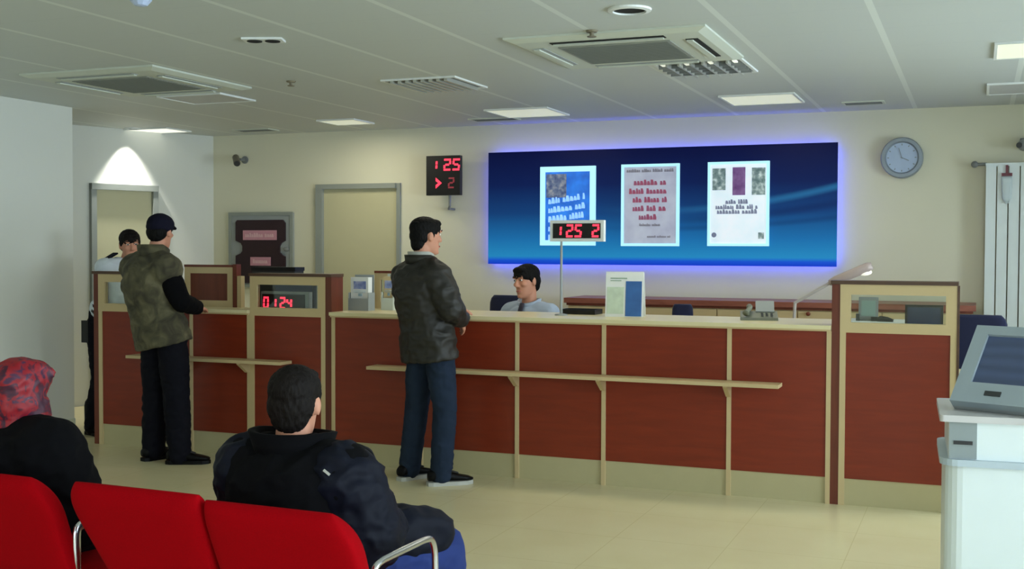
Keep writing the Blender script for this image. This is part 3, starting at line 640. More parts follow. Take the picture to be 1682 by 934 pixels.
def poster(xl, xr, yt, yb, label, sheet, fw=0.05):
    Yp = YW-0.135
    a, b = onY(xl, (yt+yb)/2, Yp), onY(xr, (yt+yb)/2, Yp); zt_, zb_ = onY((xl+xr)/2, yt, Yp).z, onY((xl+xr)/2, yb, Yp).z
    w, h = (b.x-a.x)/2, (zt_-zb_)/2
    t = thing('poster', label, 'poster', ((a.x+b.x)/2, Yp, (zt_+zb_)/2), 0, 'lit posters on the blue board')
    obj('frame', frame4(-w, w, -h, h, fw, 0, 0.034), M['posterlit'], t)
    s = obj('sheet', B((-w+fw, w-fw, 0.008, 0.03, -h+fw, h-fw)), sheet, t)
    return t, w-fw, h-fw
def words(bm, x0, x1, z, h, skew=0.0, y=0.005, rnd=random, gap=0.45):
    """a row of close-set illegible letter blocks, broken into words"""
    x = x0
    while x < x1-h*0.5:
        for _ in range(rnd.randint(3, 8)):
            w = h*rnd.choice((0.42, 0.55, 0.62, 0.7)); hh = h*rnd.choice((0.72, 0.78, 1.0))
            if x+w > x1: x = x1; break
            zz = z+skew*(x-x0); g = w*0.9
            prism(bm, [(x, zz), (x+g, zz), (x+g, zz+hh*0.45), (x+g*0.72, zz+hh), (x+g*0.1, zz+hh)], y, y+0.003)
            x += w
        x += h*gap
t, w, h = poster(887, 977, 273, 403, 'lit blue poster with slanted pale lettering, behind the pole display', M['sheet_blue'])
obj('picture', B((-w+0.01, -w*0.05, 0.0055, 0.0085, h*0.25, h-0.02)), M['photo_dark'], t)
rr = random.Random(3)
for i in range(5): bm = bmesh.new(); words(bm, -w+0.03, w-0.03, h*0.06-0.085*i, 0.056, 0.13, 0.005, rr); obj('text_line', bm, M['txt_white'], t)
t, w, h = poster(1020, 1115, 269, 404, 'lilac grey poster with five centred lines of red lettering', M['sheet_lilac'], 0.025)
for i, f in enumerate((0.62, 0.8, 0.66, 0.66, 0.42)): bm = bmesh.new(); words(bm, -w*f, w*f, h*0.52-0.078*i, 0.05, 0, 0.005, rr); obj('text_line', bm, M['txt_red'], t)
faint = mat('faint grey print', rgb(150, 148, 168), 0.7)
for u0, u1, zz_, hh_ in ((-w*0.4, w*0.4, -h*0.55, 0.025), (-w*0.1, w*0.85, -h*0.85, 0.02), (-w*0.9, w*0.9, h*0.86, 0.03)): bm = bmesh.new(); words(bm, u0, u1, zz_, hh_, 0, 0.005, rr); obj('text_line', bm, faint, t)
t, w, h = poster(1162, 1263, 265, 404, 'white lit poster with three small pictures above text', M['sheet_white'], 0.022)
for (x0, x1, z0, z1), mm in (((-w*0.92, -w*0.45, 0.35, 0.9), 'photo_green'), ((-w*0.2, w*0.25, 0.22, 0.92), 'photo_plum'), ((w*0.48, w*0.95, 0.22, 0.9), 'photo_green')):
    obj('picture', B((x0, x1, 0.0055, 0.0085, h*z0, h*z1)), M[mm], t)
for u0, u1, zz_ in ((-w*0.45, w*0.4, h*0.0), (-w*0.8, w*0.72, -h*0.13), (-w*0.75, w*0.72, -h*0.25)): bm = bmesh.new(); words(bm, u0, u1, zz_, 0.04, 0, 0.005, rr); obj('text_line', bm, M['txt_grey'], t)
obj('round_mark', (lambda b: (lathe(b, [(0.022, 0.005), (0.022, 0.0085)], (-w*0.85, 0, -h*0.78), 16, 'Y'), b)[1])(bmesh.new()), M['txt_grey'], t)
obj('corner_print', B((w*0.72, w*0.92, 0.005, 0.0085, -h*0.88, -h*0.72)), M['photo_green'], t)

# notice board with dark hourglass panel
a, b = onY(377, 400, YW-0.03), onY(481, 400, YW-0.03); zt_ = onY(430, 349, YW-0.03).z; zb_ = zt_-0.78
cx, cz, w, h = (a.x+b.x)/2, (zt_+zb_)/2, (b.x-a.x)/2, (zt_-zb_)/2
t = thing('notice_board', 'grey notice board with dark hourglass panel and pink labels on wall', 'board', (cx, YW-0.03, cz))
obj('backing', B((-w, w, 0, 0.029, -h, h)), M['ltgrey'], t); obj('rim', frame4(-w-0.005, w+0.005, -h-0.005, h+0.005, 0.035, -0.012, 0.0), M['steel'], t)
x0, x1 = onY(387, 400, YW-0.05).x-cx, onY(468, 400, YW-0.05).x-cx; n0, n1 = onY(398, 400, YW-0.05).x-cx, onY(459, 400, YW-0.05).x-cx
zz = lambda y: onY(430, y, YW-0.05).z-cz
bm = bmesh.new(); prism(bm, [(x0, zz(364)), (x0+0.02, zz(361)), (x1-0.03, zz(361)), (x1, zz(366)), (x1, zz(395)), (n1+0.02, zz(399)), (n1, zz(404)), (n1, zz(414)), (n1+0.03, zz(418)), (x1, zz(421)), (x1, -h+0.04), (x0, -h+0.04), (x0, zz(420)), (n0-0.02, zz(416)), (n0, zz(412)), (n0, zz(404)), (n0-0.02, zz(399)), (x0, zz(395))], -0.022, -0.0005); obj('dark_panel', bm, M['plum'], t)
for (xa, xb, ya, yb) in ((399, 454, 378, 394), (411, 444, 422, 436)):
    u0, u1 = onY(xa, 400, YW-0.06).x-cx, onY(xb, 400, YW-0.06).x-cx
    pl = obj('label_plate', B((u0, u1, -0.03, -0.022, zz(yb), zz(ya))), M['pinkplate'], t)
    bm = bmesh.new(); words(bm, u0+0.03, u1-0.03, (zz(ya)+zz(yb))/2-0.022, 0.045, 0, -0.033, rr); obj('lettering', bm, mat('pale pink lettering', rgb(210, 170, 178), 0.6), pl)
bm = bmesh.new(); bz = zz(409); ball(bm, (n1+0.08, -0.02, bz), 0.035, 0.02, 0.022); obj('lock_knob', bm, M['grey'], t, smooth=True)

# clock
c = onY(1481.5, 259, YW-0.05); rad = (onY(1517, 259, YW-0.05).x-onY(1446.5, 259, YW-0.05).x)/2
t = thing('wall_clock', 'round grey wall clock with pale blue face above the wide window', 'clock', (c.x, YW-0.05, c.z))
bm = bmesh.new(); lathe(bm, [(rad*0.72, -0.012), (rad*0.80, -0.03), (rad*0.95, -0.03), (rad, -0.01), (rad, 0.049)], (0, 0, 0), 48, 'Y'); obj('rim', bm, mat('blue grey clock rim', rgb(136, 146, 156), 0.35, metal=0.3), t, smooth=False)
bm = bmesh.new(); lathe(bm, [(rad*0.73, -0.014), (rad*0.73, -0.008)], (0, 0, 0), 48, 'Y'); obj('face', bm, mat('pale blue clock face', rgb(168, 186, 214), 0.5), t)
bm = bmesh.new()
for k in range(12): addbox(bm, (-0.003, 0.003, -0.017, -0.014, rad*0.60, rad*0.68), Matrix.Rotation(k*PI/6, 4, 'Y'))
obj('hour_marks', bm, M['grey'], t)
bm = bmesh.new(); addbox(bm, (-0.0025, 0.0025, -0.020, -0.017, -0.01, rad*0.36), Matrix.Rotation(2.0, 4, 'Y')); obj('hand', bm, M['grey'], t)
bm = bmesh.new(); addbox(bm, (-0.0018, 0.0018, -0.023, -0.020, -0.01, rad*0.5), Matrix.Rotation(-0.3, 4, 'Y')); obj('hand', bm, M['grey'], t)

# radiator
x0 = onY(1617, 400, YW-0.14).x; zt_ = onY(1650, 267, YW-0.14).z
t = thing('radiator', 'tall white column radiator on the wall behind the kiosk', 'radiator', (0, 0, 0))
pitch = (onY(1655, 400, YW-0.14).x-onY(1617, 400, YW-0.14).x)
for i in range(7):
    xa = x0+i*pitch; bm = bmesh.new(); n = 2
    for j in range(2): prism(bm, rrect(xa+0.004+j*pitch/2, xa+pitch/2-0.006+j*pitch/2, 0.35, zt_-0.02, 0.018), YW-0.14, YW-0.06)
    obj('column', bm, M['kiosk'], t, bevel=0.0)
bm = bmesh.new(); addbox(bm, (x0, x0+7*pitch, YW-0.13, YW-0.07, zt_-0.03, zt_)); addbox(bm, (x0, x0+7*pitch, YW-0.13, YW-0.07, 0.32, 0.36)); obj('header', bm, M['kiosk'], t)
bm = bmesh.new()
for z in (zt_-0.2, 0.6): addbox(bm, (x0+0.2, x0+0.25, YW-0.07, YW-0.001, z-0.02, z+0.02))
obj('bracket', bm, M['steel'], t)
pv = onY(1601, 270, YW-0.1)
bm = bmesh.new(); tube(bm, [(pv.x, YW-0.1, pv.z), (x0+0.01, YW-0.1, pv.z)], 0.014, 10); ball(bm, (pv.x, YW-0.1, pv.z), 0.028, 0.028, 0.028); obj('valve', bm, M['grey'], t, smooth=True)
pz = onY(1654, 285, YW-0.16)
t = thing('radiator_humidifier', 'slim pale water container hooked on the radiator with dark clip', 'humidifier', (pz.x, YW-0.142, pz.z))
bm = bmesh.new(); loft(bm, [ring(Vector((0, -0.014, z)), Vector((1, 0, 0)), Vector((0, 1, 0)), rx, 0.012, 16, 3) for z, rx in ((-0.24, 0.012), (-0.2, 0.034), (-0.05, 0.042), (-0.02, 0.042))]); obj('container', bm, mat('pale blue ceramic', rgb(190, 204, 210), 0.3), t, smooth=True)
bm = bmesh.new(); addbox(bm, (-0.04, 0.04, -0.03, 0.0, -0.02, 0.005)); addbox(bm, (-0.01, 0.01, -0.012, -0.004, 0.0, 0.07)); obj('clip', bm, mat('dark red clip', rgb(110, 60, 70), 0.5), t)
# wall lamp / sensor at the right edge
c = onY(1678, 237, YW-0.1)
t = thing('security_camera', 'grey wall camera above the radiator at the picture edge', 'camera', (c.x, YW-0.1, c.z))
bm = bmesh.new(); ball(bm, (0.03, 0, -0.005), 0.062, 0.07, 0.05); obj('housing', bm, M['ltgrey'], t, smooth=True)
bm = bmesh.new(); addbox(bm, (-0.01, 0.07, 0.0, 0.099, 0.02, 0.05)); obj('bracket', bm, M['grey'], t)
bm = bmesh.new(); lathe(bm, [(0.022, -0.0), (0.022, 0.04)], (-0.02, -0.075, -0.01), 14, 'Y'); obj('lens', bm, M['dgrey'], t)
c = onY(392, 266, YW-0.12)
t = thing('security_camera', 'small grey security camera on the wall above the notice board', 'camera', (c.x, YW-0.12, c.z))
bm = bmesh.new(); lathe(bm, [(0.04, 0.119), (0.04, 0.105), (0.014, 0.10), (0.014, 0.02)], (0.0, 0, 0.03), 14, 'Y'); obj('bracket', bm, M['grey'], t)
bm = bmesh.new(); tube(bm, [(-0.05, 0.02, 0.05), (0.05, -0.10, -0.02)], 0.036, 14); obj('housing', bm, mat('brown grey camera housing', rgb(104, 98, 84), 0.5), t)
bm = bmesh.new(); tube(bm, [(0.05, -0.10, -0.02), (0.065, -0.118, -0.03)], 0.028, 14); obj('lens', bm, M['dgrey'], t)

# ------------------------------------------------------------------ ceiling fittings
def louvre_light(x, y, label, nx=6, ny=1, s=0.29, group='louvred ceiling lights'):
    t = thing('ceiling_light', label, 'ceiling light', (x, y, ZC), 0, group)
    obj('frame', frame4_xy(-s, s, -s, s, 0.02, -0.012, -0.0005), M['white'], t)
    obj('reflector', B((-s+0.02, s-0.02, -s+0.02, s-0.02, -0.004, -0.0005)), M['grey'], t)
    bm = bmesh.new()
    for i in range(1, nx):
        xx = -s+0.02+(2*s-0.04)*i/nx; addbox(bm, (xx-(0.012 if ny == 1 else 0.007), xx+(0.012 if ny == 1 else 0.007), -s+0.02, s-0.02, -0.03, -0.004))
    obj('louvre_blades', bm, M['louvre'], t)
    if ny > 1:
        bm = bmesh.new()
        for i in range(1, ny): yy = -s+0.02+(2*s-0.04)*i/ny; addbox(bm, (-s+0.02, s-0.02, yy-0.007, yy+0.007, -0.029, -0.0045))
        obj('cross_blades', bm, M['grey'], t)
    for i in range(nx):
        if ny > 1 and i % 2 == 0:
            xx = -s+0.02+(2*s-0.04)*(i+0.5)/nx; obj('tube', B((xx-0.012, xx+0.012, -s+0.05, s-0.05, -0.014, -0.005)), M['tube'], t)
    return t
def frame4_xy(x0, x1, y0, y1, w, z0, z1):
    return B((x0, x0+w, y0, y1, z0, z1), (x1-w, x1, y0, y1, z0, z1), (x0+w, x1-w, y0, y0+w, z0, z1), (x0+w, x1-w, y1-w, y1, z0, z1))
def panel_light(x, y, label, sx=0.29, sy=0.29, m='lamp', group='flat lit ceiling panels'):
    t = thing('ceiling_light', label, 'ceiling light', (x, y, ZC), 0, group)
    obj('frame', frame4_xy(-sx, sx, -sy, sy, 0.018, -0.014, -0.0005), M['white'], t)
    obj('diffuser', B((-sx+0.018, sx-0.018, -sy+0.018, sy-0.018, -0.010, -0.0005)), M[m], t)
    return t
def lamp_area(x, y, sx, sy, power, col=(1, 0.97, 0.86), z=ZC-0.035):
    l = bpy.data.lights.new('ceiling lamp light', 'AREA'); l.shape = 'RECTANGLE'; l.size = sx; l.size_y = sy; l.energy = power; l.color = col
    o = bpy.data.objects.new('ceiling_lamp_light', l); C.objects.link(o); o.location = (x, y, z); return o
def cen(pts): v = [onZ(a, b, ZC) for a, b in pts]; return sum((q.x for q in v))/len(v), sum((q.y for q in v))/len(v)
louvre_light(-3.66, 7.62, 'louvred ceiling light with slanted blades above the man in dark jacket', 9, 1)
louvre_light(-1.67, 7.55, 'honeycomb louvred ceiling light touching the big air conditioner', 7, 5)
panel_light(-3.66, 9.47, 'lit flat ceiling panel above the left end of the blue board', m='lamp'); 
panel_light(-1.60, 9.28, 'lit flat ceiling panel above the right end of the blue board', m='lamp')
panel_light(-7.75, 9.62, 'bright ceiling panel close to the corner door', 0.29, 0.20, m='lamp_hi')
panel_light(-5.53, 9.58, 'faint lit ceiling panel above the back door', 0.2, 0.2, m='lamp')
panel_light(0.36, 7.55, 'white lit ceiling panel at the picture edge above the radiator', m='lamp')
panel_light(0.33, 9.3, 'pale ceiling panel close to the back wall above the radiator', m='lamp_off', group='unlit ceiling panels')
panel_light(-5.72, 7.72, 'pale unlit square ceiling panel beside the far air conditioner', 0.3, 0.24, m='lamp_off', group='unlit ceiling panels')
# unseen panels and lamps added to brighten the hall, behind the viewer
for i, (x, y) in enumerate(((-5.5, 0.5), (-2.5, 0.5), (0.6, 0.5), (-5.5, -2.2), (-2.5, -2.2), (0.6, -2.2))):
    lamp_area(x, y, 1.1, 0.5, 5, (1, 0.96, 0.84))
    panel_light(x, y, 'added unseen lit ceiling panel over the waiting hall behind the viewer', 0.58, 0.28, m='lamp_hi', group='added hall ceiling panels')
def air_con(x0, x1, y0, y1, label, drop=0.03, dark=(0, 3)):
    t = thing('air_conditioner', label, 'air conditioner', ((x0+x1)/2, (y0+y1)/2, ZC))
    hx, hy = (x1-x0)/2, (y1-y0)/2
    body = M['offwhite']
    bm = bmesh.new(); loft(bm, [[Vector((sx*(hx-i), sy*(hy-i), z)) for sx, sy in ((-1, -1), (1, -1), (1, 1), (-1, 1))] for i, z in ((0, -0.0005), (0, -0.012), (0.05, -drop))]); obj('cover', bm, body, t)
    gx, gy = hx*0.57, hy*0.57
    g = obj('intake_grille', B((-gx, gx, -gy, gy, -drop-0.006, -drop-0.0005)), mat('grey intake grille', rgb(140, 144, 136), 0.6), t)
    bm = bmesh.new()
    for i in range(1, 24): yy = -gy+2*gy*i/24; addbox(bm, (-gx+0.02, gx-0.02, yy-0.004, yy+0.004, -drop-0.010, -drop-0.006))
    obj('grille_slats', bm, mat('grey grille slat', rgb(120, 124, 118), 0.6), t)
    for si, (a, b, c_, d) in enumerate(((-gx, gx, -hy*0.84, -hy*0.72), (-gx, gx, hy*0.72, hy*0.84), (-hx*0.84, -hx*0.72, -gy, gy), (hx*0.72, hx*0.84, -gy, gy))):
        s = obj('outlet_slot', B((a, b, c_, d, -drop-0.004, -drop-0.0003)), M['hole'] if si in dark else M['ltgrey'], t)
        if b-a > d-c_: obj('vane', B((a+0.01, b-0.01, c_+0.035, d-0.004, -drop-0.012, -drop-0.0042)), body, s)
        else: obj('vane', B((a+0.004, b-0.03, c_+0.01, d-0.01, -drop-0.012, -drop-0.0042)), body, s)
    return t
air_con(-2.52, -1.36, 6.13, 7.22, 'large square ceiling air conditioner in front of the blue board')
air_con(-6.15, -5.02, 6.2, 7.32, 'far square ceiling air conditioner above the man in the cap', dark=())
# second trim panel beside the main air conditioner
def downlight(x, y, r, label):
    t = thing('recessed_downlight', label, 'downlight', (x, y, ZC))
    bm = bmesh.new(); lathe(bm, [(r*1.35, -0.0005), (r*1.32, -0.01), (r*1.02, -0.014), (r, -0.0006)], n=32); obj('ring', bm, M['white'], t)
    bm = bmesh.new(); lathe(bm, [(r, -0.0007), (r*0.98, -0.006), (r*0.5, -0.003)], n=32); obj('reflector', bm, M['hole'], t); return t
x, y = cen([(1034, 15)]); downlight(x, y, 0.082, 'round recessed downlight at the top edge before the air conditioner')
x, y = cen([(433, 64)])
t = thing('twin_downlight', 'white oblong twin downlight in the ceiling left of centre', 'downlight', (x, y, ZC), 0.36)
obj('plate', B((-0.115, 0.115, -0.06, 0.06, -0.012, -0.0005)), M['white'], t, bevel=0.003)
for sx in (-0.052, 0.052):
    bm = bmesh.new(); lathe(bm, [(0.043, -0.0122), (0.043, -0.016), (0.02, -0.0125)], (sx, 0, 0), 24); obj('reflector', bm, M['hole'], t)
for (x_, y_), lab in (((478, 133), 'small ceiling sprinkler left of the louvred light'), ((972, 50), 'tiny ceiling sprinkler beside the air conditioner')):
    x, y = cen([(x_, y_)]); t = thing('ceiling_sprinkler', lab, 'sprinkler', (x, y, ZC))
    bm = bmesh.new(); lathe(bm, [(0.035, -0.0005), (0.03, -0.01), (0.012, -0.012), (0.012, -0.028), (0.026, -0.032), (0.026, -0.036)], n=16); obj('head', bm, mat('brown grey metal', rgb(120, 112, 92), 0.5), t)
x, y = cen([(231, -12)]); t = thing('glass_spotlight', 'bluish crystal ceiling spotlight at the top edge', 'spotlight', (x, y, ZC))
bm = bmesh.new(); lathe(bm, [(0.06, -0.0005), (0.06, -0.012), (0.05, -0.016)], n=24); obj('base', bm, M['white'], t)
bm = bmesh.new(); lathe(bm, [(0.05, -0.016), (0.052, -0.035), (0.03, -0.06), (0.012, -0.064)], n=10); obj('crystal', bm, mat('frosted blue glass', rgb(176, 190, 220), 0.2), t)
for pts, lab in ((((385, 213), (455, 213)), 'slim slot vent in the ceiling above the security camera'), (((772, 195), (852, 195)), 'slim slot vent beside the lit panel over the board'), (((1385, 168), (1452, 168)), 'slim slot vent in the ceiling above the clock')):
    a, b = onZ(*pts[0], ZC), onZ(*pts[1], ZC)
    t = thing('slot_vent', lab, 'vent', ((a.x+b.x)/2, (a.y+b.y)/2, ZC)); l = (b-a).length/2
    obj('frame', frame4_xy(-l, l, -0.1, 0.1, 0.02, -0.010, -0.0005), M['offwhite'], t); obj('slot', B((-l+0.02, l-0.02, -0.08, 0.08, -0.004, -0.0005)), M['dgrey'], t)
    bm = bmesh.new()
    for i in range(4): addbox(bm, (-l+0.02, l-0.02, -0.065+i*0.042, -0.055+i*0.042, -0.010, -0.0042))
    obj('slats', bm, M['grey'], t)

# ------------------------------------------------------------------ waiting bench
BX = lambda v: Vector(v)
ROT = -0.035
t = thing('waiting_bench', 'red upholstered waiting bench with chrome armrests in the front', 'bench', (-2.18, 2.93, 0), ROT)
bench = t
def back_pad(x0, x1, cl, cr, ztop, il=0.045):
    """upholstered back: cl / cr = how strongly the left / right upper corner is rounded"""
    bm = bmesh.new(); rings = []; z0, z1 = 0.46, ztop
    for k in range(21):
        f = 1-(1-k/20)**1.6; z = z0+(z1-z0)*f
        g = max(0, (f-0.62)/0.38)**2.4; lo = (1-f)
        xl = x0+(x1-x0)*cl*g+il*lo; xr = x1-(x1-x0)*cr*g+0.02*lo
        th = 0.045*math.sqrt(max(0.03, 1-max(0, (f-0.80)/0.20)**2))*(1-0.5*max(0, (0.08-f)/0.08)**2)
        rings.append(ring(Vector(((xl+xr)/2, 0.02-0.30*(z-z0), z)), Vector((1, 0, 0)), Vector((0, 1, 0)), (xr-xl)/2, th, 40, 5.0))
    loft(bm, rings); return bm
def seat_pad(cx, w):
    bm = bmesh.new(); rings = []
    for z, s in ((0.37, 0.93), (0.38, 0.98), (0.41, 1.0), (0.435, 0.99), (0.45, 0.93)):
        rings.append(ring(Vector((cx, 0.26, z)), Vector((1, 0, 0)), Vector((0, 1, 0)), w/2*s, 0.235*s, 36, 6.0))
    loft(bm, rings); return bm
PADS = [(-0.82, 0.53), (-0.22, 0.545), (0.312, 0.51)]
BACKS = [(-1.10, -0.545, .05, .14, .815), (-0.49, 0.055, .10, .02, .818, .16), (0.057, 0.575, .02, .13, .805)]
for (cx, w), bk in zip(PADS, BACKS):
    obj('backrest', back_pad(*bk), M['red'], t, smooth=True); obj('seat', seat_pad(cx, w), M['red'], t, smooth=True)
def armrest(x, L=0.0, rr=0.013, fl=(1.5, 0.75)):
    bm = bmesh.new(); pts = [(x, 0.02, 0.36)] + smoothpath([(x, 0.015, 0.58), (x, 0.02, 0.635), (x, 0.06, 0.648)], 4) + smoothpath([(x, 0.30-L, 0.648), (x, 0.36-L, 0.64), (x, 0.385-L, 0.60), (x, 0.39-L, 0.55)], 5) + [(x, 0.39-L, 0.36)]
    tube(bm, pts, rr, 10, flat=fl); return bm
for x, L, rr, fl in ((-0.535, 0.13, 0.013, (1.3, 0.75)), (0.585, 0.0, 0.011, (1.0, 1.0))): obj('armrest', armrest(x, L, rr, fl), M['chrome'], t, smooth=True)
bm = bmesh.new(); addbox(bm, (-1.15, 0.60, 0.20, 0.28, 0.30, 0.36)); obj('beam', bm, M['black'], t)
for x in (-0.9, 0.33):
    bm = bmesh.new(); tube(bm, [(x, 0.24, 0.30), (x, 0.24, 0.05)], 0.03, 12); tube(bm, [(x, -0.02, 0.02), (x, 0.50, 0.02)], 0.02, 10); addbox(bm, (x-0.02, x+0.02, 0.21, 0.27, 0.01, 0.08)); obj('leg', bm, M['chrome'], t)
for cx, w in PADS:
    bm = bmesh.new(); tube(bm, [(cx, 0.22, 0.35), (cx, 0.0, 0.36), (cx, -0.01, 0.5)], 0.016, 8); obj('back_bracket', bm, M['black'], t)

# ------------------------------------------------------------------ ticket kiosk
KY = 3.75
k0 = onY(1547, 680, KY); kx0 = k0.x
t = thing('ticket_kiosk', 'white ticket kiosk with tilted grey touch screen at the picture edge', 'kiosk', (kx0, KY, 0), math.radians(3))
zt_ = k0.z                                    # top plate
zj = onY(1550, 752, KY).z
bm = bmesh.new(); prism(bm, [(0, 0), (1, 0), (1, 1), (0, 1)], 0, 1); bm.free()
W = 0.46
bm = bmesh.new(); loft(bm, [[Vector((x, y, z)) for x, y in rrect(0.012, W, 0.0, 0.42, 0.05)] for z in (0.03, zj-0.02)]); obj('pedestal', bm, M['kiosk'], t, smooth=False)
bm = bmesh.new(); loft(bm, [[Vector((x, y, z)) for x, y in rrect(-0.004, W+0.016, -0.016, 0.436, 0.05)] for z in (zj-0.02, zj)]); obj('middle_plate', bm, mat('pale blue grey plate', rgb(176, 190, 200), 0.4), t)
bm = bmesh.new(); loft(bm, [[Vector((x, y, z)) for x, y in rrect(0.02, W, 0.0, 0.40, 0.006)] for z in (zj, zt_-0.02)]); obj('ticket_box', bm, M['kiosk'], t)
fx1 = 0.10
obj('slot_panel', B((0.022, fx1, -0.004, 0.0, zj+0.002, zt_-0.021)), mat('grey ticket panel', rgb(136, 146, 148), 0.5), t)
obj('ticket_slot', B((0.034, fx1-0.012, -0.007, -0.003, zj+0.045, zj+0.056)), M['black'], t)
bm = bmesh.new(); loft(bm, [[Vector((x, y, z)) for x, y in rrect(-0.006, W+0.016, -0.016, 0.42, 0.012)] for z in (zt_-0.02, zt_)]); obj('top_plate', bm, mat('pinkish grey plate edge', rgb(192, 190, 190), 0.4), t)
obj('base', B((-0.01, W+0.02, -0.02, 0.44, 0, 0.03)), M['ltgrey'], t)
# tilted monitor head
mw, mh = 0.42, 0.295
HM = Matrix.Translation((0.035, 0.13, zt_+0.012)) @ Matrix.Rotation(math.radians(-27), 4, 'Z') @ Matrix.Rotation(math.radians(-40), 4, 'X')
bm = bmesh.new()
for b_ in ((0, 0.045, -0.03, 0.0, 0, mh), (mw-0.045, mw, -0.03, 0.0, 0, mh), (0.045, mw-0.045, -0.03, 0.0, 0, 0.075), (0.045, mw-0.045, -0.03, 0.0, mh-0.035, mh)): addbox(bm, b_, HM)
hd = obj('screen_bezel', bm, mat('blue grey bezel', rgb(150, 162, 168), 0.45), t)
bm = bmesh.new(); loft(bm, [[HM @ Vector(p) for p in ((i, y, i), (mw-i, y, i), (mw-i, y, mh-i), (i, y, mh-i))] for i, y in ((0.0, 0.0), (0.0, 0.03), (0.05, 0.07))]); obj('screen_housing', bm, M['ltgrey'], t)
bm = bmesh.new(); addbox(bm, (0.045, mw-0.045, -0.02, -0.001, 0.075, mh-0.035), HM); obj('touch_screen', bm, M['kscreen'], hd)
bm = bmesh.new(); addbox(bm, (0.10, 0.15, -0.033, -0.0295, 0.028, 0.045), HM); obj('badge', bm, M['dgrey'], hd)
bm = bmesh.new(); addbox(bm, (0.16, 0.34, 0.16, 0.26, zt_, zt_+0.12)); obj('screen_neck', bm, M['ltgrey'], t)

# ------------------------------------------------------------------ people
V = Vector
def basis(d, up=V((0, 0, 1))):
    d = d.normalized(); x = d.cross(up)
    if x.length < 1e-4: x = V((1, 0, 0))
    x.normalize(); return x, x.cross(d)
def limb(bm, pts, radii, n=16, k=4):
    """tapered limb through joints with rounded ends"""
    P_, R_ = [V(p) for p in pts], list(radii); out, rr = [], []
    for i in range(len(P_)-1):
        for j in range(k): f = j/k; out.append(P_[i].lerp(P_[i+1], f)); rr.append(R_[i]*(1-f)+R_[i+1]*f)
    out.append(P_[-1]); rr.append(R_[-1])
    tube(bm, out, rr, n)
    for p, r in zip(P_, R_): ball(bm, p, r*0.99, r*0.99, r*0.99, None, 14, 8)
def torso(bm, secs, n=24, e=2.4):
    """secs: list of (center, half width, half depth, x axis)"""
    rings = []
    for i, (c, rx, ry, xa) in enumerate(secs):
        c = V(c); a = V(secs[max(0, i-1)][0]); b = V(secs[min(len(secs)-1, i+1)][0]); tz = (b-a).normalized()
        xa = V(xa); xa = (xa-tz*xa.dot(tz)).normalized(); ya = tz.cross(xa); rings.append(ring(c, xa, ya, rx, ry, n, e))
    loft(bm, rings)
HEADR = [(-0.116, .020, .076, .035), (-0.108, .033, .088, .010), (-0.09, .046, .093, -.030), (-0.07, .054, .092, -.055), (-0.045, .060, .091, -.072), (-0.02, .066, .090, -.084), (0.0, .069, .088, -.092), (.02, .070, .086, -.097), (.04, .072, .093, -.100), (.065, .073, .089, -.099), (.085, .068, .077, -.090), (.10, .056, .058, -.073), (.11, .040, .038, -.052), (.116, .020, .014, -.028)]
def head_parts(bm, HMx, grow=0.0, ears=True, s=1.0):
    rings = [[HMx @ p for p in ring(V((0, (f+b)/2*s, z*s+(grow if z > 0.1 else 0))), V((1, 0, 0)), V((0, 1, 0)), w*s+grow, (f-b)/2*s+grow, 24, 2.25)] for z, w, f, b in HEADR]
    loft(bm, rings)
    rot = HMx.to_3x3()
    def bl(c, r): ball(bm, HMx @ (V(c)*s), r[0]*s, r[1]*s, r[2]*s, rot, 14, 10)
    tube(bm, [HMx @ (V(p)*s) for p in ((0, .084, .030), (0, .100, .005), (0, .110, -.018), (0, .104, -.028))], [.008*s, .010*s, .0135*s, .010*s], 10)
    for sx in (-1, 1):
        bl((sx*.011, .094, -.024), (.009, .010, .008)); bl((sx*.030, .086, .041), (.026, .010, .008)); bl((sx*.040, .070, -.012), (.022, .020, .018))
        if ears: bl((sx*.076, -.006, -.002), (.010, .020, .032))
    bl((0, .090, -.062), (.024, .010, .011)); bl((0, .086, -.098), (.022, .014, .016))
def hand_parts(bm, wrist, d, nrm, side, curl=0.5, s=1.0):
    """palm + four unequal bent fingers + thumb. d: towards fingertips, nrm: palm normal (the side fingers curl to), side=+1 if thumb lies along d x nrm"""
    d = V(d).normalized(); nrm = V(nrm); nrm = (nrm-d*nrm.dot(d)).normalized(); x = d.cross(nrm)*side   # x points to the thumb side
    w = V(wrist)
    loft(bm, [ring(w+d*(l*s), x, nrm, rx*s, ry*s, 16, 2.8) for l, rx, ry in ((-0.01, .026, .020), (.02, .033, .018), (.06, .041, .016), (.092, .041, .013), (.10, .036, .009))])
    for i, (off, L) in enumerate(((.031, .072), (.0105, .080), (-.0105, .074), (-.031, .058))):
        b = w+d*(.085*s)+x*(off*s); p = [b]; dirv = d.copy()+x*(off*1.4); dirv.normalize()
        for seg, (fr, bend) in enumerate(((0.0, 0), (.44, .55), (.30, .8), (.26, .6))):
            if seg == 0: continue
            ang = curl*bend; dirv = (dirv*math.cos(ang)+nrm*math.sin(ang)).normalized(); p.append(p[-1]+dirv*(L*fr*s))
        tube(bm, p, [.0100*s, .0092*s, .0085*s, .0070*s], 10); ball(bm, p[-1], .0072*s, .0072*s, .0072*s, None, 10, 6)
    b = w+d*(.022*s)+x*(.026*s); p1 = b+(x*0.75+d*0.6+nrm*0.35).normalized()*(.040*s); p2 = p1+(x*0.35+d*0.85+nrm*0.5*curl).normalized()*(.030*s); p3 = p2+(x*0.1+d*0.85+nrm*0.8*curl).normalized()*(.024*s)
    tube(bm, [b, p1, p2, p3], [.0150*s, .0118*s, .0105*s, .0080*s], 10); ball(bm, p3, .0082*s, .0082*s, .0082*s, None, 10, 6)
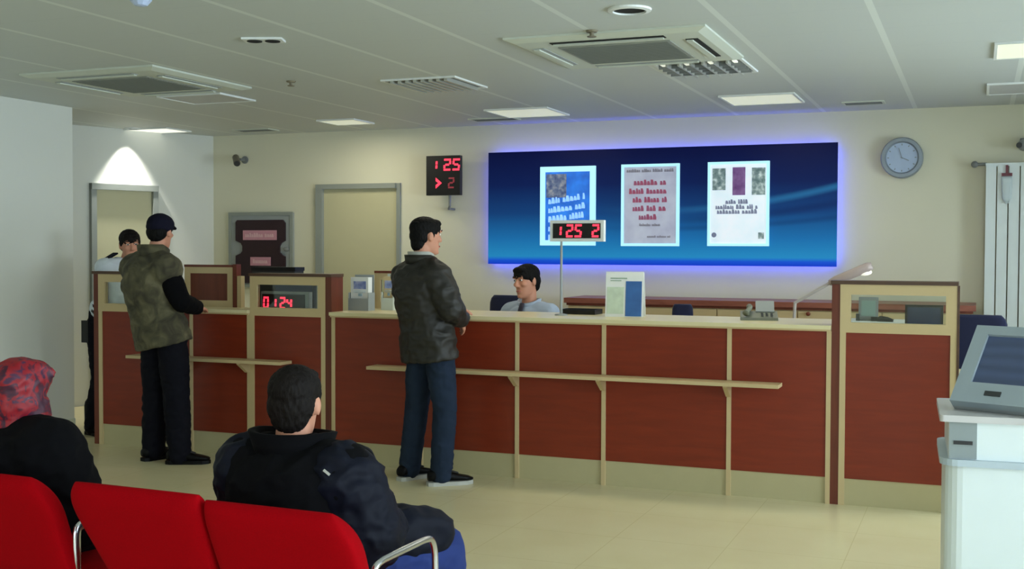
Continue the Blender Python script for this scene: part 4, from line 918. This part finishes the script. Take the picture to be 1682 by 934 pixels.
def face(root, HMx, s=1.0, brow='hair'):
    for sx in (-1, 1):
        bm = bmesh.new(); ball(bm, HMx @ (V((sx*.031, .083, .021))*s), .0120*s, .0085*s, .0072*s, HMx.to_3x3(), 14, 10); e = obj('eye', bm, M['eyewhite'], root, smooth=True)
        bm = bmesh.new(); ball(bm, HMx @ (V((sx*.031, .0898, .021))*s), .0062*s, .003*s, .0065*s, HMx.to_3x3(), 12, 8); obj('iris', bm, M['iris'], e, smooth=True)
        bm = bmesh.new(); tube(bm, [HMx @ (V(p)*s) for p in ((sx*.012, .0965, .043), (sx*.032, .0965, .049), (sx*.052, .082, .043))], [.0035*s, .005*s, .003*s], 8); obj('eyebrow', bm, M[brow], root, smooth=True)
    bm = bmesh.new(); tube(bm, [HMx @ (V(p)*s) for p in ((-.024, .090, -.061), (-.010, .099, -.057), (0, .1005, -.059), (.010, .099, -.057), (.024, .090, -.061))], [.003*s, .006*s, .0065*s, .006*s, .003*s], 8); obj('lips', bm, M['lips'], root, smooth=True)
def hair(root, HMx, m, s=1.0, nape=-0.075, vol=1.0):
    bm = bmesh.new(); rot = HMx.to_3x3()
    def bl(c, r): ball(bm, HMx @ (V(c)*s), r[0]*s, r[1]*s, r[2]*s, rot, 22, 14)
    bl((0, -.014, .052), (.083*vol, .110*vol, .079*vol)); bl((0, -.052, .0), (.077, .062, .070)); bl((0, -.062, nape*0.5), (.062, .040, abs(nape)*0.75))
    bl((0, .055, .092), (.060, .040, .026))
    for sx in (-1, 1): bl((sx*.070, .008, .030), (.012, .022, .040))
    o = bake('hair', bm, m, root, 0.006, 3, 0.004, 60, 3.0, stretch=0.4)
    return o
def shoe(root, ankle, toe_dir, m, sole, s=1.0):
    f = V(toe_dir); f.z = 0; f.normalize(); x = f.cross(V((0, 0, 1))); a = V(ankle); g = V((a.x, a.y, 0))
    up = V((0, 0, 1)); bm = bmesh.new()
    # stations along the foot
    st = [(-.080, .030, .030, .075), (-.062, .036, .030, .092), (-.02, .039, .028, .098), (.03, .041, .028, .080), (.09, .046, .027, .062), (.14, .046, .026, .050), (.175, .036, .025, .042), (.192, .018, .026, .036)]
    rings = []
    for l, w, z0, z1 in st: rings.append([g+f*(l*s)+x*(px*s)+up*(pz*s) for px, pz in rrect(-w, w, z0, z1, min(w, (z1-z0)/2)*0.8, 4)])
    loft(bm, rings); o = obj('shoe', bm, m, root, smooth=True)
    bm = bmesh.new(); loft(bm, [[g+f*(l*s)+x*(px*s)+up*z for l, px in [(-.086, -.024), (-.06, -.038), (.0, -.040), (.09, -.050), (.15, -.048), (.188, -.028), (.198, 0), (.188, .028), (.15, .048), (.09, .050), (.0, .040), (-.06, .038), (-.086, .024)]] for z in (0.0, .023*s)]); obj('sole', bm, sole, o)
    bm = bmesh.new(); tube(bm, [g+f*(l*s)+up*(z*s) for l, z in ((.04, .084), (.07, .076), (.10, .066))], .012*s, 8, flat=(1.6, 0.5)); obj('laces', bm, M['dgrey'], o)
    return o
def head_matrix(c, yaw=0.0, pitch=0.0, roll=0.0): return Matrix.Translation(V(c)) @ Matrix.Rotation(yaw, 4, 'Z') @ Matrix.Rotation(pitch, 4, 'X') @ Matrix.Rotation(roll, 4, 'Y')

class Fig:
    """joint set in local space: +Y is the way the figure faces, +X its right side"""
    def __init__(s, **j): s.__dict__.update(j)
def body_mesh(root, J, HMx, hands, hs=1.0, voxel=0.0065):
    bm = bmesh.new(); X = J.xa
    head_parts(bm, HMx, s=hs)
    nb = V(J.neck); hc = HMx @ V((0, -.022, -.06)); limb(bm, [nb-V((0, 0, .03)), hc], [.062, .054])
    torso(bm, [(J.pelvis[0:3], .14, .10, X), (V(J.pelvis)+V((0, 0, .05)), .155, .115, X), (J.waist, .135, .098, X), (J.chest, .160, .112, X), (V(J.chest).lerp(V(J.neck), .55), .165, .105, X), (V(J.chest).lerp(V(J.neck), .85), .115, .08, X), (J.neck, .062, .058, X)])
    for sd in ('L', 'R'):
        g = lambda n: V(getattr(J, n+sd))
        limb(bm, [V(J.neck).lerp(g('sh'), .35)-V((0, 0, .02)), g('sh'), g('el'), g('wr')], [.058, .056, .038, .026])
        limb(bm, [g('hip'), g('kn'), g('an')], [.086, .055, .038]); fd = V(getattr(J, 'toe'+sd)); a = g('an'); fd.normalize(); limb(bm, [a, V((a.x, a.y, .055))+fd*.01, V((a.x, a.y, .046))+fd*.11], [.034, .024, .012])
        d, nrm, side, curl = hands[sd]; hand_parts(bm, g('wr'), d, nrm, side, curl)
    return bake('body', bm, M['skin'], root, voxel, 4)
def trousers(root, J, m, grow=0.02, hem=0.075, wr=0.006, seed=1.0, waist=True, ank=0.062):
    bm = bmesh.new(); X = J.xa
    torso(bm, [(V(J.pelvis)-V((0, 0, .06)), .135, .10, X), (V(J.pelvis)+V((0, 0, .0)), .155+grow*.5, .118+grow*.3, X), (V(J.pelvis)+V((0, 0, .06)), .16+grow*.5, .122, X), (V(J.pelvis).lerp(V(J.waist), .8), .150+grow*.3, .112, X)])
    for sd in ('L', 'R'):
        g = lambda n: V(getattr(J, n+sd)); a, k_ = g('an'), g('kn'); e = a+(a-k_).normalized()*0.02
        limb(bm, [g('hip'), g('hip').lerp(k_, .5), k_, k_.lerp(a, .4), e], [.092+grow*.4, .082+grow*.6, .062+grow*.8, .060+grow*.8, ank+grow*.5])
    return bake('trousers', bm, m, root, 0.009, 5, wr, 9, seed, stretch=1.6)
def top_shell(root, name, J, m, grow, hem_z, sleeve=True, wr=0.006, seed=2.0, neck_cut=0.0, hemw=None, sep=False, voxel=0.009, arm=1.0, sl_m=None, sl_name='sleeve', armr=0.0):
    X = J.xa; bm = bmesh.new(); ch, nk = V(J.chest), V(J.neck); wv = V(J.waist); hz = V(J.pelvis)+V((0, 0, hem_z))
    hw = hemw or (.165+grow)
    torso(bm, [(hz, hw, .125+grow*.8, X), (hz.lerp(wv, .5), hw*.99, .122+grow*.8, X), (wv, .152+grow, .112+grow*.9, X), (ch, .172+grow, .124+grow, X), (ch.lerp(nk, .5), .176+grow*.9, .115+grow, X), (ch.lerp(nk, .82), .135+grow*.7, .092+grow*.7, X), (nk-V((0, 0, .005)), .080+grow*.3, .074+grow*.3, X)])
    arms = {}
    for sd in ('L', 'R'):
        g = lambda n: V(getattr(J, n+sd)); sh, el, w_ = g('sh'), g('el'), g('wr'); we = el.lerp(w_, .97)
        a0 = nk.lerp(sh, .35)-V((0, 0, .02))
        b2 = bm if not sep else bmesh.new()
        limb(bm, [a0, sh], [.062+grow*.7, .066+grow])
        if sleeve: limb(b2, [sh, sh.lerp(el, .5), el, el.lerp(we, .6), we], [.066+grow+armr, .060+grow+armr, .052+grow*.9+armr, .046+grow*.8+armr, .040+grow*.6])
        arms[sd] = b2
    o = bake(name, bm, m, root, voxel, 5, wr, 8, seed, stretch=1.5)
    if sep and sleeve:
        for i, sd in enumerate(('L', 'R')): bake(sl_name, arms[sd], sl_m or m, root, voxel, 4, wr, 11, seed+i+4, stretch=1.2)
    return o
def collar(root, J, m, r=0.075, h=0.05, tilt=0.25, th=0.012, dz=0.0, name='collar', flare=0.01):
    nk = V(J.neck)+V((0, 0, dz)); bm = bmesh.new(); n = 32; rings = []
    for rr, z in ((r, -.015), (r+flare, h), (r+flare+th, h), (r+th, -.02)):
        rg = []
        for i in range(n):
            a = 2*PI*i/n; y = math.sin(a); rg.append(nk+V((rr*math.cos(a), rr*.95*y, z-tilt*rr*max(0, y)*(1 if z > 0 else .6))))
        rings.append(rg)
    rings.append(rings[0]); loft(bm, rings, cap=False); bmesh.ops.remove_doubles(bm, verts=bm.verts, dist=1e-5)
    return obj(name, bm, m, root, smooth=True)

def person(name, label, loc, facing_deg, group=None):
    return thing(name, label, 'person', loc, math.radians(facing_deg-90), group)

# --- man in the dark jacket at the counter
mp = onZ(712, 795, 0)
r = person('person', 'person in dark jacket and jeans standing at the long counter', (mp.x-0.04, mp.y+0.03, 0), 62)
J = Fig(xa=V((1, 0, 0)), pelvis=(0, 0, .95), waist=(-.02, -.03, 1.09), chest=(-.035, -.06, 1.28), neck=(-.03, -.055, 1.475),
        shL=(-.205, -.055, 1.37), elL=(-.26, .05, 1.17), wrL=(-.08, .23, 1.155), shR=(.145, -.055, 1.385), elR=(.245, -.01, 1.165), wrR=(.10, .18, 1.09),
        hipL=(-.095, 0, .91), knL=(-.15, .0, .49), anL=(-.19, -.03, .09), hipR=(.095, 0, .91), knR=(.11, .04, .49), anR=(.10, .02, .09), toeL=(-.1, 1, 0), toeR=(.35, 1, 0))
HMx = head_matrix((-.025, -.015, 1.635), -0.12, -0.08)
body_mesh(r, J, HMx, {'L': ((.75, .55, -.1), (0, -.1, -1), -1, .35), 'R': ((-.35, .45, -.45), (-.7, -.3, -.4), 1, .5)})
face(r, HMx); hair(r, HMx, M['hair'], nape=-0.085)
trousers(r, J, M['jeans'], .022, seed=1.0)
jk = top_shell(r, 'jacket', J, M['jacket'], .034, -.13, seed=2.0, wr=.011, hemw=.225)
collar(r, J, M['jacket'], .088, .045, .3, .016, -.005)
collar(r, J, M['sole'], .074, .062, .3, .008, .0, 'shirt_collar')
shoe(r, J.anL, V(J.toeL), M['shoe'], M['sole'], 1.12); shoe(r, J.anR, V(J.toeR), M['shoe'], M['sole'], 1.12)

# --- man in the camouflage vest and cap
mp = onZ(275, 757, 0)
r = person('person', 'person in camouflage vest and dark cap standing with the back turned', (mp.x, mp.y-0.03, 0), 72)
J = Fig(xa=V((1, 0, 0)), pelvis=(0, 0, .95), waist=(-.04, -.04, 1.09), chest=(-.06, -.075, 1.29), neck=(-.045, -.055, 1.505),
        shL=(-.25, -.07, 1.40), elL=(-.30, .06, 1.21), wrL=(-.15, .26, 1.16), shR=(.135, -.07, 1.40), elR=(.225, -.01, 1.17), wrR=(.12, .20, 1.12),
        hipL=(-.1, 0, .91), knL=(-.13, .01, .49), anL=(-.14, 0, .09), hipR=(.1, 0, .91), knR=(.12, .02, .49), anR=(.14, .03, .09), toeL=(-.05, 1, 0), toeR=(.75, .75, 0))
HMx = head_matrix((-.03, -.005, 1.665), 0.45, -0.10)
body_mesh(r, J, HMx, {'L': ((.7, .6, -.05), (0, -.1, -1), -1, .35), 'R': ((-.5, .75, -.1), (-.2, -.1, -1), 1, .35)})
face(r, HMx)
hr = hair(r, HMx, M['hair'], nape=-0.06, vol=0.97)
bm = bmesh.new(); rot = HMx.to_3x3(); ball(bm, HMx @ V((0, -.006, .058)), .092, .116, .082, rot, 24, 14); ball(bm, HMx @ V((0, -.02, .035)), .090, .105, .052, rot, 24, 12)
cp = bake('cap', bm, M['capcloth'], r, .007, 3, .002, 20, 1.0)
bm = bmesh.new(); loft(bm, [[HMx @ (V((x, y, .052-.25*(y-.08)-.9*x*x)) + V((0, 0, z))) for x, y in ((-.07, .07), (-.064, .11), (-.042, .138), (0, .148), (.042, .138), (.064, .11), (.07, .07))] for z in (0, .006)]); obj('cap_brim', bm, M['capcloth'], cp)
trousers(r, J, M['trousers'], .04, seed=7.0, wr=.007)
top_shell(r, 'shirt', J, M['blackcloth'], .022, .0, seed=3.0, wr=.005)
top_shell(r, 'vest', J, M['camo'], .054, -.10, sleeve=False, seed=4.0, wr=.008, hemw=.24)
collar(r, J, M['camo'], .090, .075, .45, .02, .0)
shoe(r, J.anL, V(J.toeL), M['shoe'], M['shoe'], 1.12); shoe(r, J.anR, V(J.toeR), M['shoe'], M['shoe'], 1.12)

# --- guard at the far counter end
r = person('person', 'person in white shirt with dark shoulder strap leaning at the far counter end', (-6.75, 7.70, 0), -8)
J = Fig(xa=V((1, 0, 0)), pelvis=(0, .07, .95), waist=(0, .15, 1.09), chest=(0, .22, 1.26), neck=(0, .28, 1.44),
        shL=(-.19, .25, 1.39), elL=(-.24, .34, 1.14), wrL=(-.10, .50, 1.09), shR=(.19, .25, 1.39), elR=(.19, .38, 1.13), wrR=(.06, .56, 1.09),
        hipL=(-.1, .07, .91), knL=(-.12, .04, .49), anL=(-.14, -.02, .09), hipR=(.1, .06, .91), knR=(.07, .06, .49), anR=(.06, -.05, .09), toeL=(-.2, 1, 0), toeR=(.1, 1, 0))
HMx = head_matrix((0, .32, 1.575), -0.55, -0.15, 0.05)
body_mesh(r, J, HMx, {'L': ((.4, .85, -.15), (0, -.1, -1), -1, .4), 'R': ((-.4, .85, -.1), (0, -.1, -1), 1, .4)})
face(r, HMx, brow='hair_brown'); hair(r, HMx, M['hair_brown'], nape=-0.06)
trousers(r, J, M['trousers'], .03, seed=9.0)
top_shell(r, 'shirt', J, M['shirtwhite'], .022, .06, seed=6.0, wr=.005)
collar(r, J, M['shirtwhite'], .074, .04, .35, .01)
for sd in (-1, 1):
    bm = bmesh.new(); addbox(bm, (-.028, .028, -.055, .055, -.006, .006), Matrix.Translation((sd*.135, .25, 1.487)) @ Matrix.Rotation(sd*.45, 4, 'Y') @ Matrix.Rotation(PI/2, 4, 'Z')); obj('epaulette', bm, M['capcloth'], r, bevel=.003)
bm = bmesh.new(); torso(bm, [(V(J.pelvis).lerp(V(J.waist), f), .188, .142, V((1, 0, 0))) for f in (.45, .80)]); obj('belt', bm, M['black'], r, smooth=True)
bm = bmesh.new(); addbox(bm, (.165, .20, -.03, .05, .78, .96)); obj('holster', bm, M['black'], r, bevel=.016)
for sd in ('L', 'R'):
    shoe(r, getattr(J, 'an'+sd), V(getattr(J, 'toe'+sd)), M['shoe'], M['shoe'], 1.15)
    a = V(getattr(J, 'an'+sd)); bm = bmesh.new(); limb(bm, [a-V((0, 0, .03)), a+V((0, .005, .16))], [.075, .080]); obj('boot_shaft', bm, M['shoe'], r, smooth=True)

# --- clerk behind the counter
cpnt = onY(868, 437, 8.5)
r = person('person', 'person in pale blue shirt and dark tie seated behind the counter', (cpnt.x+0.02, 8.55, 0), -104)
dz = cpnt.z-1.42
J = Fig(xa=V((1, 0, 0)), pelvis=(0, -.02, .60), waist=(0, .0, .74), chest=(0, .04, .92), neck=(0, .05, 1.125),
        shL=(-.18, .035, 1.05), elL=(-.22, .12, .83), wrL=(-.10, .33, .80), shR=(.18, .035, 1.05), elR=(.23, .10, .83), wrR=(.10, .32, .80),
        hipL=(-.1, .02, .56), knL=(-.13, .42, .55), anL=(-.13, .30, .09), hipR=(.1, .02, .56), knR=(.13, .42, .55), anR=(.13, .30, .09), toeL=(-.1, 1, 0), toeR=(.1, 1, 0))
HMx = head_matrix((0, .09, 1.30+dz), -0.18, -0.12, 0.06)
body_mesh(r, J, HMx, {'L': ((.3, .9, -.1), (0, -.1, -1), -1, .4), 'R': ((-.3, .9, -.1), (0, -.1, -1), 1, .4)}, hs=1.06)
face(r, HMx, 1.06); hair(r, HMx, M['hair'], 1.06, nape=-0.07, vol=1.0)
trousers(r, J, M['trousers'], .025, seed=11.0)
top_shell(r, 'shirt', J, M['shirtblue'], .024, .0, seed=8.0, wr=.005)
collar(r, J, M['shirtblue'], .076, .045, .4, .012)
bm = bmesh.new(); nk = V(J.neck); loft(bm, [ring(nk+V((0, y, z)), V((1, 0, 0)), V((0, 1, 0)), w, .008, 10, 3) for y, z, w in ((.098, .012, .02), (.108, -.02, .024), (.13, -.06, .022), (.172, -.2, .034), (.17, -.34, .04), (.165, -.38, .006))]); obj('tie', bm, M['tie'], r, smooth=True)
for sd in ('L', 'R'): shoe(r, getattr(J, 'an'+sd), V(getattr(J, 'toe'+sd)), M['shoe'], M['shoe'], 1.08)
pc = onY(830, 486, 8.83)
office_chair(-3.62, 8.76, pc.z, "navy chair back at the seated clerk's shoulder", PI-0.12, 0.46, 0.50, 0.46)

# --- man in the dark jacket on the bench
r = person('person', 'person in black and navy jacket seated on the red bench, seen from behind', (-2.02, 3.20, 0), 82)
J = Fig(xa=V((1, 0, 0)), pelvis=(0, .03, .545), waist=(0, -.01, .64), chest=(0, -.02, .75), neck=(-.02, -.005, .915),
        shL=(-.19, -.01, .825), elL=(-.25, .06, .625), wrL=(-.15, .28, .60), shR=(.19, .0, .825), elR=(.245, .05, .635), wrR=(.15, .27, .62),
        hipL=(-.1, .08, .53), knL=(-.15, .46, .515), anL=(-.15, .40, .09), hipR=(.11, .08, .53), knR=(.225, .50, .50), anR=(.22, .48, .09), toeL=(-.15, 1, 0), toeR=(.2, 1, 0))
HMx = head_matrix((-.03, .02, 1.045), 0.40, -0.06, 0.0)
body_mesh(r, J, HMx, {'L': ((.45, .8, -.25), (.2, 0, -1), -1, .5), 'R': ((-.4, .8, -.25), (-.2, 0, -1), 1, .5)})
face(r, HMx); hair(r, HMx, M['hair_brown'], 1.0, nape=-0.07, vol=1.0)
trousers(r, J, M['jeans_blue'], .028, seed=13.0)
top_shell(r, 'jacket', J, M['blackcloth'], .052, -.045, seed=10.0, wr=.010, hemw=.235, sep=True, sl_m=M['navycloth'], armr=.008)
collar(r, J, M['blackcloth'], .094, .075, .12, .022, -.02, 'collar', .030)
bm = bmesh.new(); limb(bm, [V((.10, .10, .60)), V((.19, .30, .595)), V((.235, .415, .585))], [.09, .098, .082]); bake('jacket_skirt', bm, M['navycloth'], r, .009, 4, .008, 10, 2.0)
bm = bmesh.new(); addbox(bm, (-.012, .012, -.004, .004, -.004, .004), Matrix.Translation((.205, -.113, .87)) @ Matrix.Rotation(.5, 4, 'Y') @ Matrix.Rotation(-.5, 4, 'X')); obj('chest_tag', bm, M['sole'], r)
for sd in ('L', 'R'): shoe(r, getattr(J, 'an'+sd), V(getattr(J, 'toe'+sd)), M['shoe'], M['sole'], 1.1)

# --- woman in the headscarf
r = person('person', 'person in red patterned headscarf and black coat seated at far bench end', (-3.20, 3.18, 0), 84)
J = Fig(xa=V((1, 0, 0)), pelvis=(0, .03, .53), waist=(0, .0, .62), chest=(0, .0, .745), neck=(0, .01, .915),
        shL=(-.17, .0, .825), elL=(-.23, .08, .60), wrL=(-.12, .28, .58), shR=(.17, .0, .825), elR=(.245, .06, .60), wrR=(.13, .27, .58),
        hipL=(-.1, .08, .52), knL=(-.12, .44, .51), anL=(-.12, .40, .09), hipR=(.1, .08, .52), knR=(.12, .44, .51), anR=(.12, .40, .09), toeL=(-.1, 1, 0), toeR=(.1, 1, 0))
HMx = head_matrix((0, .04, 1.02), 0.45, -0.12)
body_mesh(r, J, HMx, {'L': ((.5, .8, -.2), (.1, 0, -1), -1, .5), 'R': ((-.5, .8, -.2), (-.1, 0, -1), 1, .5)}, hs=.96)
face(r, HMx, .96)
bm = bmesh.new(); rot = HMx.to_3x3()
for c_, rd in (((0, -.022, .045), (.098, .118, .090)), ((0, -.05, -.02), (.098, .085, .105)), ((0, -.03, -.105), (.092, .088, .06)), ((.035, .01, .07), (.066, .085, .058)), ((.06, -.01, -.06), (.05, .07, .07)), ((-.06, -.01, -.06), (.05, .07, .07)), ((0, .03, -.115), (.088, .085, .05)), ((0, .04, .065), (.075, .07, .055))): ball(bm, HMx @ V(c_), *rd, rot, 22, 14)
tube(bm, [HMx @ V(p) for p in ((.02, -.05, .10), (.07, -.02, .095), (.105, .02, .075))], [.03, .03, .014], 12)
bake('headscarf', bm, M['scarf'], r, .007, 4, .006, 14, 2.0)
trousers(r, J, M['blackcloth'], .05, seed=15.0)
top_shell(r, 'coat', J, M['blackcloth'], .062, -.05, seed=12.0, wr=.009, hemw=.235, armr=.012)
for sd in ('L', 'R'): shoe(r, getattr(J, 'an'+sd), V(getattr(J, 'toe'+sd)), M['shoe'], M['shoe'], 1.0)

# ------------------------------------------------------------------ light
w = bpy.data.worlds.new('overcast sky'); SC.world = w; w.use_nodes = True
w.node_tree.nodes['Background'].inputs[0].default_value = (0.82, 0.92, 1.09, 1); w.node_tree.nodes['Background'].inputs[1].default_value = 9.0
def portal(loc, rot, sx, sy):
    l = bpy.data.lights.new('window portal', 'AREA'); l.shape = 'RECTANGLE'; l.size = sx; l.size_y = sy; l.cycles.is_portal = True
    o = bpy.data.objects.new('window_portal', l); C.objects.link(o); o.location = loc; o.rotation_euler = rot
for s0, s1 in WINS_R: portal((XR+0.1, (s0+s1)/2, 1.475), (0, PI/2, 0), 1.95, s1-s0)
for s0, s1 in WINS_B: portal(((s0+s1)/2, YB-0.1, 1.375), (PI/2, 0, 0), s1-s0, 2.15)
# lit panels over the staff side, plus lamps added under the louvred lights
for x, y, p_ in ((-3.66, 9.47, 5), (-1.60, 9.28, 5), (-5.53, 9.58, 9), (0.36, 7.55, 8), (-3.66, 7.62, 8), (-1.67, 7.55, 8)):
    lamp_area(x, y, 0.5, 0.5, p_*0.8, (1, 0.93, 0.74))
cl = AM @ Vector(((a0+a1)/2+0.03, -0.14, ZC))
downlight(cl.x, cl.y, 0.06, 'small added downlight washing the wall over the corner door')  # fitting added to give the corner spot a source
sl = bpy.data.lights.new('corner lamp', 'SPOT'); sl.energy = 85; sl.spot_size = math.radians(76); sl.spot_blend = 0.6; sl.color = (1, 0.98, 0.9); sl.shadow_soft_size = 0.03
so = bpy.data.objects.new('corner_lamp', sl); C.objects.link(so); so.location = (cl.x, cl.y, ZC-0.02)
SC.view_settings.view_transform = 'Standard'; SC.view_settings.look = 'None'; SC.view_settings.gamma = 1.0; SC.view_settings.use_curve_mapping = False
SC.view_settings.exposure = 0.42
